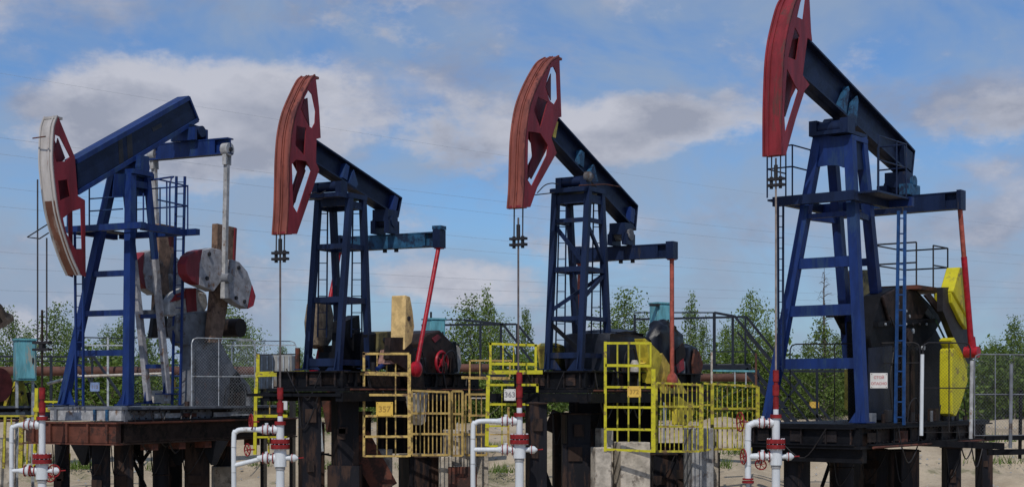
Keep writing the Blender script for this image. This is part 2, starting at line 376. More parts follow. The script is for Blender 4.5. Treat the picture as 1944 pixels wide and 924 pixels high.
def tower(K, legs, m, w, bars_front, bars_side, bw=.10, braces=(), foot=True, back=(), rear_w=1.0):
    """legs: FL, FR, RL, RR as ((px, py), (px, py), v_top, v_bottom)"""
    L_ = {}
    for n, (a, b, va, vb) in legs.items():
        L_[n] = (K.V(*a, va), K.V(*b, vb))
    tops = [L_[n][0] for n in L_]; lo_ = Vector([min(p[i] for p in tops) for i in range(3)]); hi_ = Vector([max(p[i] for p in tops) for i in range(3)])
    zt = L_['FR'][0].z
    tw = MB().box(((lo_.x+hi_.x)/2, (lo_.y+hi_.y)/2, zt+.0), (hi_.x-lo_.x+w*1.1, hi_.y-lo_.y+w*1.1, .10)).build('samson_post', m, K.root)
    for n, (a, b) in L_.items():
        bar('leg', a, b, w*(rear_w if n[0] == 'R' else 1), m, tw, side=(1, 0, 0))
    def at(n, z):
        a, b = L_[n]; t = (a.z-z)/(a.z-b.z); return a+(b-a)*t
    for pair, ys in (('FL FR', bars_front), ('FR RR', bars_side), ('FL RL', bars_side), ('RL RR', back or bars_front[:1])):
        i, j = pair.split()
        for y, h in ys:
            a0, b0 = L_['FR']; z = None
            # height of the bar read on the near front leg
            for k in range(60):
                p = a0+(b0-a0)*k/59; W_ = K.world(p)
                if HZ-(W_.z-EYE)*F/W_.y >= y: z = p.z; break
            if z is None: z = b0.z
            p, q = at(i, z), at(j, z)
            bar('crossbar', p, q, h, m, tw, h=w*.55)
    for (i, yi, j, yj, bm_) in braces:
        def zz(n, y):
            a0, b0 = L_[n]
            for k in range(200):
                p = a0+(b0-a0)*k/199; W_ = K.world(p)
                if HZ-(W_.z-EYE)*F/W_.y >= y: return p
            return b0
        bar('brace', zz(i, yi), zz(j, yj), bw*.8, bm_ or m, tw, h=.05)
    if foot:
        for n, (a, b) in L_.items():
            d = .5 if n[0] == 'F' else .3
            c = b
            MB().prism([c+Vector((-.16, 0, 0)), c+Vector((.16, 0, 0)), at(n, c.z+d)+Vector((.05, 0, 0)), at(n, c.z+d)+Vector((-.05, 0, 0))], (0, .02, 0)).build('foot_gusset', m, tw)
            if n[0] == 'F':
                s_ = 1 if n == 'FL' else -1
                MB().prism([c+Vector((0, 0, 0)), c+Vector((0, -s_*.32, 0)), at(n, c.z+.42)], (.02, 0, 0)).build('foot_gusset', m, tw)
            MB().box(c+Vector((0, 0, .012)), (.42, .36, .024)).build('foot_plate', m, tw)
    return tw, L_, at

def bridle(K, ztop, zbar, zrod, dv=.1, mrod=None, u=.0):
    r = K.root
    for s_ in (-1, 1): tubeo('bridle_cable', [K.P(u+.01, s_*dv, ztop), K.P(u, s_*dv, zbar)], .014, cable, r, 6)
    cb = MB().box(K.P(u, 0, zbar), (.12, .36, .05)).box(K.P(u, 0, zbar-.12), (.12, .36, .05))
    for s_ in (-1, 1): cb.cyl(K.P(u, s_*dv, zbar+.05), K.P(u, s_*dv, zbar-.19), .035, 8)
    cb.build('carrier_bar', dark, r)
    tubeo('polished_rod', [K.P(u, 0, zbar+.42), K.P(u, 0, zrod)], .02, mrod or rodm, r, 8)
    MB().cyl(K.P(u, 0, zbar+.02), K.P(u, 0, zbar+.28), .04, 8).build('rod_clamp', dark, r, smooth_=True)

def equalizer(K, u, h, z0, z1, m, dep=.2, cap=True, mcap=None, left=None):
    v0 = -h-.06 if left is None else left
    e = K.box('equalizer_beam', u-.02, u+.02, v0, h+.06, z0+.03, z1-.03, m)
    K.box('flange', u-dep/2, u+dep/2, v0, h+.06, z1-.03, z1, m, e); K.box('flange', u-dep/2, u+dep/2, v0, h+.06, z0, z0+.03, m, e)
    K.box('web_plate', u-dep/2+.01, u-dep/2+.03, v0+.3, h-.3, z0+.03, z1-.03, m, e)
    if cap:
        for s_ in (-1, 1): K.box('end_cap', u-dep/2-.02, u+dep/2+.02, s_*h-.09, s_*h+.09, z0-.03, z1+.04, mcap or m, e)
    return e

def bearing(K, p, m, L_=.5, r=.11, z_dn=.2):
    b = MB().cyl(K.P(p[0], -L_/2, p[1]), K.P(p[0], L_/2, p[1]), r, 14)
    b.box(K.P(p[0], 0, p[1]-z_dn/2), (.3, L_*.8, z_dn))
    for s_ in (-1, 1): b.box(K.P(p[0], s_*L_*.36, p[1]), (.30, .12, .26))
    return b

def wellhead(K, xm, yt, yb1, yb2, xe, label, dbr=.10, dmain=.18, low_slope=0, flange_end=None, big_y=None, stub=True, yend=930, top_red=.14, dark_v=False, wheels=()):
    """K gives the place; heights in the photograph's pixels at 30 m"""
    Y = 30.0; px = Y/F
    root = thing('wellhead', label, 'wellhead', (WP(xm, HZ, Y).x, Y, 0), 0, 'wellheads at the foot of the pumpjacks')
    z = lambda y: EYE+(HZ-y)*px
    X = lambda x: (x-xm)*px
    cy = lambda n, y0, y1, r, m, x=0, b=None: MB().cyl((x, 0, z(y0)), (x, 0, z(y1)), r, 18).build(n, m, b or root, smooth_=True)
    # stuffing box
    st = cy('stuffing_box', yt, yt+22, .062, flange_red)
    cy('gland', yt+22, yt+28, .045, flange_red, b=st); cy('gland', yt+28, yt+48, .068, flange_red, b=st); cy('gland', yt+48, yt+53, .05, flange_red, b=st)
    cy('neck', yt+53, yb1-26, .058, flange_red)
    cy('neck', yb1-26, yb1-16, .055, white)
    fl = cy('flange', yb1-16, yb1-9, .115, flange_red)
    body = cy('tubing_spool', yb1-9, big_y, .065 if not stub else .08, white)
    def bolts(y, r, n=10, m=white):
        b = MB()
        for k in range(n):
            a = 2*math.pi*k/n; b.cyl((math.cos(a)*r, math.sin(a)*r, z(y[0])+.02), (math.cos(a)*r, math.sin(a)*r, z(y[1])-.02), .012, 6)
        o = b.build('flange_bolt', m, root); o['kind'] = 'stuff'
    big = cy('flange', big_y, big_y+8, .19, flange_red); cy('flange', big_y+10, big_y+18, .19, flange_red)
    cy('seal_ring', big_y+8, big_y+10, .15, dark); bolts((big_y, big_y+18), .165, 12)
    cy('casing_tee', big_y+18, yb2+16, .125, white)
    cy('collar', yb2+16, yb2+22, .10, dirty_white); cy('casing_pipe', yb2+22, 1042, .085, white)
    # branches to the left
    x0, x1 = X(xe), 0
    r = dbr/2
    up = catmull([(-.33, 0, z(yb1)), (x0+.16, 0, z(yb1)), (x0+.045, 0, z(yb1)-.045), (x0, 0, z(yb1)-.16), (x0, 0, z(min(yend, 1040)))], 4)
    riser = tubeo('riser_pipe', up, r, white, root, 12)
    tubeo('branch_pipe', [(-.33, 0, z(yb2)), (x0+.0, 0, z(yb2+low_slope))], r*.95, white, root, 12)
    for yb, s_ in ((yb1, 1.0), (yb2, 1.1)):
        v = MB().tube([(-.05, 0, z(yb)), (-.12, 0, z(yb)), (-.17, 0, z(yb)), (-.2, 0, z(yb)), (-.27, 0, z(yb)), (-.36, 0, z(yb)), (-.46, 0, z(yb))], [.082*s_, .088*s_, .06, .06, .105*s_, .07, r], 14).build('valve_body', white, root, smooth_=True)
        for xx in (-.14, -.24, -.34):
            MB().cyl((xx-.008, 0, z(yb)), (xx+.008, 0, z(yb)), .105*s_, 16).build('flange_ring', flange_red, v, smooth_=True)
        MB().cyl((-.27, 0, z(yb)), (-.27, -.02, z(yb)+.13), .035, 8).build('bonnet', white, v, smooth_=True)
    for (wx, wy, wr, ax) in wheels:
        c = Vector((X(wx), -.02 if ax[1] else 0, z(wy)))
        h = MB().ring(c, ax, wr, .014, 18, 6)
        a = Vector(ax).normalized(); ref = Vector((0, 0, 1)) if abs(a.z) < .9 else Vector((1, 0, 0)); xx_ = (ref-a*ref.dot(a)).normalized(); yy_ = a.cross(xx_)
        for k in range(3):
            t_ = k*math.pi/3+.3; d = (xx_*math.cos(t_)+yy_*math.sin(t_))*wr; h.bar(c-d, c+d, .014)
        h.cyl(c-a*.02, c+a*.16, .014, 6); h.build('handwheel', flange_red, root, smooth_=True)
    for yb in (yb1, yb2):
        b = MB()
        for xx in (-.14, -.24, -.34):
            for k in range(8):
                a = k*math.pi/4; b.cyl((xx-.022, math.cos(a)*.08, z(yb)+math.sin(a)*.08), (xx+.022, math.cos(a)*.08, z(yb)+math.sin(a)*.08), .011, 6)
        o = b.build('ring_bolt', white, root); o['kind'] = 'stuff'
    for k in range(2): MB().ring((x0, 0, z(yb1)-.35-.5*k), (0, 0, 1), r*1.02, .006, 14, 5).build('weld_bead', dirty_white, root)
    # side outlet to the right
    v = MB().tube([(.1, 0, z(yb2)), (.2, 0, z(yb2)), (.22, 0, z(yb2)), (.30, 0, z(yb2)), (.36, 0, z(yb2))], [.05, .05, .08, .075, .02], 12).build('side_outlet', white, root, smooth_=True)
    MB().cyl((.235, 0, z(yb2)), (.25, 0, z(yb2)), .092, 14).build('flange_ring', flange_red, v, smooth_=True)
    MB().tube([(.36, 0, z(yb2)), (.47, 0, z(yb2)+.01)], .012, 6).build('valve_handle', flange_red, v)
    if flange_end:
        MB().cyl((x0, 0, z(flange_end-3)), (x0, 0, z(flange_end)), .11, 16).cyl((x0, 0, z(flange_end+2)), (x0, 0, z(flange_end+6)), .12, 16).build('flange', flange_red, root, smooth_=True)
        tubeo('riser_pipe', [(x0, 0, z(flange_end+6)), (x0, 0, 0)], r*.7, galv, root, 10)
    return root

# ================================================================== ground
def ground():
    xs = np.concatenate([np.linspace(-400, -40, 10), np.linspace(-38, 38, 140), np.linspace(40, 400, 10)])
    ys = np.concatenate([np.linspace(-30, 38, 18), np.linspace(39, 58, 70), np.linspace(60, 100, 12), np.linspace(150, 2500, 8)])
    rng = np.random.default_rng(4)
    ph = rng.uniform(0, 6.28, (14, 2)); fr_ = rng.uniform(.25, 2.6, (14, 2)); am = .16/np.sqrt(1+fr_[:, 0]**2*2)
    vs = []
    for y in ys:
        for x in xs:
            t = min(1, max(0, (y-41.5)/9.5)); z = 1.95*(t*t*(3-2*t))
            if abs(x) < 45 and 38 < y < 60:
                k = min(1, (y-38)/3, (60-y)/3)
                z += k*sum(a*math.sin(f[0]*x+p[0]+1.3*math.sin(f[1]*y+p[1])) for a, f, p in zip(am, fr_, ph))*.55
            vs.append((x, y, z))
    nx = len(xs); fs = [(j*nx+i, j*nx+i+1, (j+1)*nx+i+1, (j+1)*nx+i) for j in range(len(ys)-1) for i in range(nx-1)]
    me = bpy.data.meshes.new('ground'); me.from_pydata(vs, [], fs); me.shade_smooth(); me.materials.append(sand_mat())
    o = bpy.data.objects.new('ground', me); C.objects.link(o); o['kind'] = 'structure'
ground()

# ================================================================== pump 1 : beam end raised, pale worn head
K1 = Pump(80, 30, 26, 'leftmost whole pumpjack, head down, with worn white face and red-tipped grey weights'); r1 = K1.root
def pump1(K):
    r = K.root
    hh, edge = horse_head(K, w=.18, lower_face=darkface, near=[(110, 220), (103, 241), (100.5, 278), (100.5, 312), (105, 357), (112, 405), (126, 455), (139, 492), (152, 521)],
        back=[(163, 525), (161.5, 380), (148, 372), (142, 298)],
        holes=[[(106, 257), (114, 261), (131, 297), (124, 305), (108, 306), (104, 288)], [(111.5, 344), (127, 341.5), (132, 372), (115, 379.5)],
         [(122, 415), (137, 403), (152, 398), (154, 471), (143, 471), (127, 441)]], m_side=red, m_face=paleface, rib=[(-.18, -.145), (.07, .10), (.15, .18)])
    K.tr('inner_plate', [(109, 342), (130, 339), (136, 375), (113, 383)], -.06, .02, red, hh)
    K.tr('backing_plate', [(104, 288), (110, 262), (124, 300), (120, 306), (108, 306)], -.05, .02, red, hh)
    # beam: deep box girder with lips
    out = [(143, 302), (361, 180), (378, 229), (146, 370)]
    wb = K.tr('walking_beam', [(146, 306), (358, 187), (373, 226), (149, 365)], .13, .26, beam_blue)
    def lip(a, b, w_, nm='flange'):
        a, b = K.V(*a, .15), K.V(*b, .15); sh = lambda p: K.P(p.x, 0, p.z)
        MB().bar(sh(a), sh(b), .33, w_, side=(0, 1, 0)).build(nm, blue, wb)
    lip((146, 306), (359, 186), .10); lip((148, 366), (376, 228), .09); lip((359, 184), (377, 229), .05, 'end_plate')
    for q in ([(224, 262), (232, 257), (236, 318), (228, 324)], [(240, 252), (250, 247), (253, 307), (244, 313)]):
        K.tr('doubler_plate', q, .135, .02, dark, wb)
    for q in ([(288, 243), (306, 233), (308, 241), (291, 250)],): K.tr('stencil_plate', q, .135, .01, dark, wb)
    # tower
    legs = {'FL': ((216, 328), (119.5, 768), -.23, -.87), 'FR': ((248, 326), (243, 769), .23, .87),
            'RL': ((238, 345), (282, 766), -.29, -.27), 'RR': ((279, 333), (318, 748), .29, .27)}
    tw, L_, at = tower(K, legs, blue, .17, [(342, .16), (512, .12), (588, .12), (665, .12)], [(342, .14)], back=[(590, .09), (690, .09)], rear_w=.68)
    for n in ('FL', 'RL'):
        pass
    K.tr('top_gusset', [(218, 330), (282, 330), (283, 372), (214, 374)], .2, .02, blue, tw)
    MB().prism([K.U(x, y, 2.33) for x, y in [(217, 332), (252, 330), (251, 372), (207, 374)]], (.03, 0, 0)).build('top_gusset', blue, tw)
    p = K.V(262, 318, .1); b = MB().cyl(K.P(p.x, -.3, p.z), K.P(p.x, .3, p.z), .15, 16).box(K.P(p.x, 0, p.z-.17), (.6, .6, .12)).build('saddle_bearing', blue, r, smooth_=True)
    for v in (-.22, .22): K.box('bearing_cap', p.x-.14, p.x+.14, v-.07, v+.07, p.z-.12, p.z+.24, blue, b)
    # pale lower halves of the rear legs
    for n in ('RL', 'RR'):
        a = at(n, 5.9); c = at(n, 2.83); bar('leg', a, c, .122, grey_w, tw, side=(1, 0, 0), label='lower half of rear leg painted dirty white')
    # equalizer and pitmans
    q = K.V(362, 246, 0)
    e = equalizer(K, 4.67, 1.08, K.zat(4.67, 0, 299), K.zat(4.67, 0, 269), blue, .22, cap=False)
    K.box('tail_bearing', 4.45, 4.9, -.22, .22, K.zat(4.67, 0, 262), K.zat(4.67, 0, 240), navy)
    for u0 in (4.42, 4.82): K.box('tail_bracket', u0, u0+.08, -.34, .34, K.zat(4.67, 0, 270), K.zat(4.67, 0, 246), blue)
    MB().cyl(K.P(4.67, -.36, K.zat(4.67, 0, 252)), K.P(4.67, .36, K.zat(4.67, 0, 252)), .13, 14).build('tail_pin', navy, r, smooth_=True)
    for s_, top, bot, vb in ((1, (431, 284), (426, 528), .98), (-1, (292, 294), (300, 520), -.98)):
        a = K.V(*top, s_*1.05); c = K.V(*bot, vb)
        pm = bar('pitman_arm', a, c, .10, dirty_white, r, side=(1, 0, 0))
        MB().cyl(a+K.P(0, -.09, 0), a+K.P(0, .09, 0), .15, 14).bar(a, a+(c-a)*.12, .2, .1, side=(1, 0, 0)).build('pitman_eye', dirty_white, pm, smooth_=True)
        MB().cyl(a+K.P(0, -.13, 0), a+K.P(0, .13, 0), .05, 8).build('pin', dark, pm)
        MB().cyl(c+K.P(0, -.16, 0), c+K.P(0, .16, 0), .11, 14).build('crank_pin', grey, pm, smooth_=True)
        MB().bar(c, c+Vector((0, 0, -.45)), .14, .12, side=(1, 0, 0)).build('pitman_foot', dirty_white, pm)
    # cranks and weights
    ck = K.tr('crank', [(413, 424), (449, 432), (446, 500), (436, 560), (421, 650), (398, 650), (406, 560), (411, 500)], .72, .16, mat('brown grey crank', (.20, .125, .085), .7, (.07, .04, .03), .35, 4), bevel=.01)
    K.tr('crank_edge', [(446, 432), (450, 433), (447, 500), (443, 500)], .74, .19, red, ck)
    K.tr('counterweight', [(385, 474), (402, 470), (420, 474), (430, 498), (423, 530), (406, 553), (378, 541), (380, 500)], .95, .24, grey_w, ck, bevel=.015)
    K.tr('weight_tip', [(352, 500), (358, 486), (370, 477), (385, 473), (380, 500), (378, 541), (364, 534), (354, 520)], .95, .24, dirty_white and red, ck, bevel=.015)
    K.tr('counterweight', [(441, 492), (455, 497), (470, 515), (479, 540), (470, 586), (452, 578), (436, 566), (434, 540)], .95, .24, grey_w, ck, bevel=.015)
    K.tr('weight_tip', [(479, 540), (486, 562), (482, 580), (471, 586)], .95, .24, scarlet, ck, bevel=.01)
    for x, y in ((396, 482), (392, 528), (452, 508), (447, 565), (463, 572)):
        p = K.V(x, y, .95); MB().cyl(p, p+K.P(0, .04, 0), .045, 8).build('weight_bolt', dark, ck)
    ck = K.tr('crank', [(303, 424), (335, 430), (332, 520), (325, 600), (296, 600), (300, 520)], -.72, .16, MATS['brown grey crank'], bevel=.01)
    K.tr('counterweight', [(275, 478), (290, 474), (303, 478), (312, 505), (306, 540), (296, 560), (278, 548), (272, 515)], -.72, .26, grey_w, ck, bevel=.015)
    K.tr('weight_tip', [(261, 495), (275, 478), (272, 515), (278, 548), (266, 535), (260, 515)], -.72, .26, red, ck, bevel=.01)
    K.tr('counterweight', [(325, 476), (340, 492), (349, 520), (348, 550), (336, 572), (322, 560), (318, 520)], -.72, .26, grey_w, ck, bevel=.015)
    K.tr('weight_tip', [(318, 446), (336, 440), (334, 470), (322, 468)], -.72, .2, red, ck)
    # gearbox with wrapped pale cover
    gb = K.tr('gearbox', [(338, 596), (414, 588), (410, 650), (385, 660), (345, 655), (335, 625)], .48, .3, grey, bevel=.03)
    cv = K.tr('gearbox_cover', [(320, 600), (322, 572), (333, 556), (352, 546), (376, 546), (393, 556), (396, 580), (386, 600)], .42, .25, dirty_white, gb, bevel=.06)
    for q in ([(352, 548), (372, 547), (374, 590), (356, 592)], [(324, 573), (334, 558), (352, 552), (352, 566)]): K.tr('red_cloth_patch', q, .445, .02, red, gb)
    MB().cyl(K.V(441, 622, .3)+K.P(0, -.2, 0), K.V(441, 622, .3)+K.P(0, .25, 0), .22, 18).build('drive_pulley', darkbrown, gb, smooth_=True)
    K.tr('gearbox_stand', [(366, 655), (420, 650), (446, 700), (474, 730), (484, 788), (364, 788)], .62, .34, grey)
    K.tr('stand_plate', [(372, 665), (412, 662), (436, 712), (432, 780), (372, 780)], .64, .015, mat('slate steel', (.085, .095, .12), .5, (.16, .10, .09), .35, 1.5))
    K.tr('stand_rib', [(440, 715), (452, 705), (466, 745), (450, 772), (436, 770)], .66, .03, black)
    pb = MB(); 
    for x0, x1 in ((296, 306), (318, 326)): pass
    K.tr('support_bracket', [(274, 588), (340, 588), (340, 596), (274, 596)], -.3, .06, grey); 
    K.tr('support_bracket', [(293, 596), (306, 560), (313, 560), (322, 640), (287, 640)], -.35, .1, dark)
    # work platform with railing at two thirds height
    zt = K.zat(2.3, .2, 431)
    pf = K.box('work_platform', 1.62, 1.78, -.95, 1.15, zt-.13, zt, blue)
    K.box('platform_beam', 3.15, 3.3, -.75, 1.35, zt-.13, zt, blue, pf)
    K.box('platform_beam', 1.78, 3.15, .98, 1.12, zt-.15, zt-.01, blue, pf); K.box('platform_beam', 1.78, 3.15, -.9, -.78, zt-.15, zt-.01, blue, pf)
    K.box('walkway_plate', 1.80, 3.13, .55, .97, zt-.05, zt-.02, navy, pf); K.box('walkway_plate', 1.80, 3.13, -.77, -.4, zt-.05, zt-.02, navy, pf)
    rl = tubeo('railing', [K.P(1.7, -.9, zt), K.P(1.7, -.9, zt+.95), K.P(1.7, -.3, zt+.97)], .018, blue, r, 6)
    def post(u, v, h=.95): tubeo('post', [K.P(u, v, zt), K.P(u, v, zt+h)], .017, blue, rl, 6)
    for v in (-.3, .35, 1.1): post(3.2, v)
    post(2.5, 1.1); post(1.7, -.3); post(1.75, 1.1, .6)
    for h in (.5, .93):
        tubeo('hand_rail', [K.P(3.2, -.35, zt+h), K.P(3.2, 1.1, zt+h), K.P(2.2, 1.1, zt+h+.02)], .017, blue, rl, 6)
        tubeo('hand_rail', [K.P(1.7, -.3, zt+h*.6), K.P(1.7, .6, zt+h*.6)], .014, blue, rl, 6)
    tubeo('hoop', catmull([K.P(2.6, 1.1, zt), K.P(2.6, 1.1, zt+.8), K.P(2.65, 1.1, zt+1.02), K.P(2.8, 1.0, zt+1.08), K.P(3.0, .2, zt+1.08)]), .02, blue, rl, 6)
    ladder(K, 'ladder', (142, 145), (158, 158), 440, 770, 31.0, 15, blue, r, .04)
    ladder(K, 'ladder', (335, 327), (351, 342), 335, 768, 33.1, 20, blue, r, .045)
    # base: pale slab, rusty sub-frame
    z0 = K.zat(1.3, .5, 772)
    fr = K.box('base_frame', 1.2, 6.9, -.98, 1.0, z0-.05, z0, grey)
    K.box('frame_face', 1.22, 1.30, -.93, .97, z0-.28, z0-.052, dirty_white, fr)
    K.box('side_beam', 1.31, 6.8, .93, .99, z0-.30, z0-.052, grey, fr); K.box('side_beam', 1.31, 6.8, -.97, -.91, z0-.30, z0-.052, grey, fr)
    for v in (-.75, .3, .62): K.box('stiffener', 1.17, 1.21, v-.03, v+.03, z0-.28, z0-.052, tealblue if v > 0 else grey, fr)
    for q in (2.2, 4.2): K.box('pale_plank', q, q+.9, 1.0, 1.03, z0-.24, z0-.14, dirty_white, fr)
    # bridle
    for s_, x, y0 in ((-1, 72, 340), (1, 91, 452)):
        tubeo('bridle_cable', [K.P(0, s_*.12, K.zat(0, 0, y0)), K.P(0, s_*.12, K.zat(0, 0, 650))], .016, cable, r, 6)
    cb = MB().box(K.P(0, 0, K.zat(0, 0, 650)), (.12, .42, .05)).box(K.P(0, 0, K.zat(0, 0, 663)), (.12, .42, .05)).box(K.P(0, 0, K.zat(0, 0, 657)), (.1, .1, .2))
    cb.build('carrier_bar', dark, r); tubeo('polished_rod', [K.P(0, 0, K.zat(0, 0, 588)), K.P(0, 0, K.zat(0, 0, 742))], .024, darkbrown, r, 8)
    tubeo('cable_loop', [K.P(-.05, -.2, K.zat(0, 0, 262)), K.P(-.1, .18, K.zat(0, 0, 262))], .014, rust, hh, 5)
    tubeo('gauge_bracket', [K.V(90, 426, -.1), K.V(52, 450, -.4), K.V(75, 453, -.4), K.V(92, 442, .1)], .014, dark, hh, 5)
pump1(K1)

# ================================================================== pumps 2 and 3 : four-legged towers, copper faced heads
def mid_pump(K, D):
    r = K.root
    hh, edge = horse_head(K, D['near'], D['back'], D['holes'], red, copper, [(-.18, -.145), (-.05, -.02), (.01, .03), (.15, .18)], w=.18)
    b = D['beam']
    wb = i_beam(K, {'out': b, 'flanges': ((b[0], b[1]), (b[3], b[2])), 'end': (b[1], b[2])}, beam_blue, stiff=D['stiff'])
    tw, L_, at = tower(K, D['legs'], navy, .125, D['bf'], D['bs'], braces=D['braces'], back=D['bb'])
    # saddle
    p = K.V(*D['pivot'], .3)
    sb = MB().cyl(K.P(p.x, -.34, p.z), K.P(p.x, .34, p.z), .11, 16).build('saddle_bearing', navy, r, smooth_=True)
    K.box('saddle_plate', p.x-.28, p.x+.3, -.42, .42, p.z-.25, p.z-.16, navy, sb)
    for v in (-.3, .3): K.box('bearing_cap', p.x-.12, p.x+.12, v-.07, v+.07, p.z-.16, p.z+.09, D.get('cap', navy), sb)
    # equalizer with tail bearing
    u = D['eu']; z0, z1 = K.zat(u, D['eh'], D['ey'][1]), K.zat(u, D['eh'], D['ey'][0])
    e = equalizer(K, u, D['eh'], z0, z1, D['em'], .22, mcap=navy)
    q = K.V(*D['tail'], .1); tb = D.get('tailm', navy)
    b2 = MB().cyl(K.P(q.x, -.26, q.z), K.P(q.x, .26, q.z), .13, 14).build('tail_bearing', tb, r, smooth_=True)
    K.box('tail_bracket', q.x-.2, q.x+.22, -.2, .2, q.z, q.z+.26, navy, b2)
    for v in (-.24, .12): K.box('tail_bracket', q.x-.22, q.x+.22, v, v+.12, z1, q.z+.02, navy, b2)
    for v in (-.1, .2): MB().cyl(K.P(u, v, z0-.07), K.P(u, v, z0), .05, 8).build('bolt', dark, b2)
    for s_ in (1, -1):
        a = K.P(u, s_*D['eh'], z0+.05); c = K.V(*D['pin'], D['eh']); c = K.P(c.x, s_*D['eh'], c.z)
        pm = MB().tube([a, c], .05, 10).build('pitman_arm', D['pm'], r, smooth_=True)
        MB().tube([c+K.P(0, -.08, 0), c+K.P(0, -.05, 0), c+K.P(0, .05, 0), c+K.P(0, .09, 0), c+K.P(0, .11, 0)], [.12, .16, .17, .12, .05], 18).build('crank_pin', D['pinm'], pm, smooth_=True)
        MB().box(a, (.16, .16, .2)).build('pitman_head', D['pm'], pm)
    bridle(K, edge[-1].z+.05, K.zat(0, 0, D['bar']), K.zat(0, 0, D['rod']))
    for q in D['inner']: K.tr('inner_plate', q, -.06, .02, red, hh)
    tubeo('head_latch_cable', catmull([K.V(x, y, .2) for x, y in D['wire']]), .012, dark, hh, 5)
    tubeo('head_latch_cable', [K.V(x, y, .2) for x, y in D['wire2']], .012, dark, hh, 5)
    return hh, wb, tw, L_, at, p, q

K2 = Pump(532, 30, 28, 'second whole pumpjack from left with scarlet pitman and upright tan counterweight')
D2 = dict(inner=[[(562, 238), (582, 242), (579, 297), (559, 278)], [(562, 303), (584, 307), (575, 330), (561, 384), (557, 388), (557, 370), (566, 335)], [(572, 206), (579, 188), (584, 186), (588, 240)]],near=[(599, 143), (590, 152), (577, 178), (563, 212), (554, 252), (550, 302), (549, 350), (547.5, 400), (544.5, 444)],
    back=[(564, 444), (588, 375), (606, 322), (600, 308), (601, 264), (609, 262), (606, 205)],
    holes=[[(586, 173), (592, 181), (598, 211), (597, 232), (592, 242), (586, 237), (573, 207), (578, 190)], [(564, 240), (580, 244), (577, 293), (562, 275)],
           [(556, 313), (563, 305), (580, 308), (588, 325), (565, 401), (558, 388)]],
    beam=[(598, 263), (764, 375), (757, 412), (593, 305)],
    stiff=[([(657, 310), (664, 316), (659, 342), (651, 337)], blue), ([(672, 322), (680, 350), (674, 360), (661, 350)], blue), ([(749, 370), (757, 375), (752, 400), (745, 398)], blue)],
    legs={'FL': ((605, 374), (583, 702), -.39, -.39), 'FR': ((663.7, 371), (642, 704), .39, .39), 'RL': ((631.6, 380), (645, 700), -.39, -.37), 'RR': ((688.5, 377), (700, 700), .39, .37)},
    bf=[(382, .17), (461, .11), (565, .12), (683, .16)], bs=[(384, .15), (461, .11), (567, .12), (683, .12)], bb=[(384, .12), (461, .1), (567, .1)], braces=[],
    pivot=(648, 353), eu=4.0, eh=1.31, ey=(440, 468), em=tealblue, tail=(738, 421), pin=(790, 700), pm=scarlet, pinm=scarlet, bar=480, rod=738,
    wire=[(588, 370), (598, 365), (607, 368), (618, 362)], wire2=[(585, 380), (612, 378)])
hh, wb, tw2, L2, at2, p2, q2 = mid_pump(K2, D2)
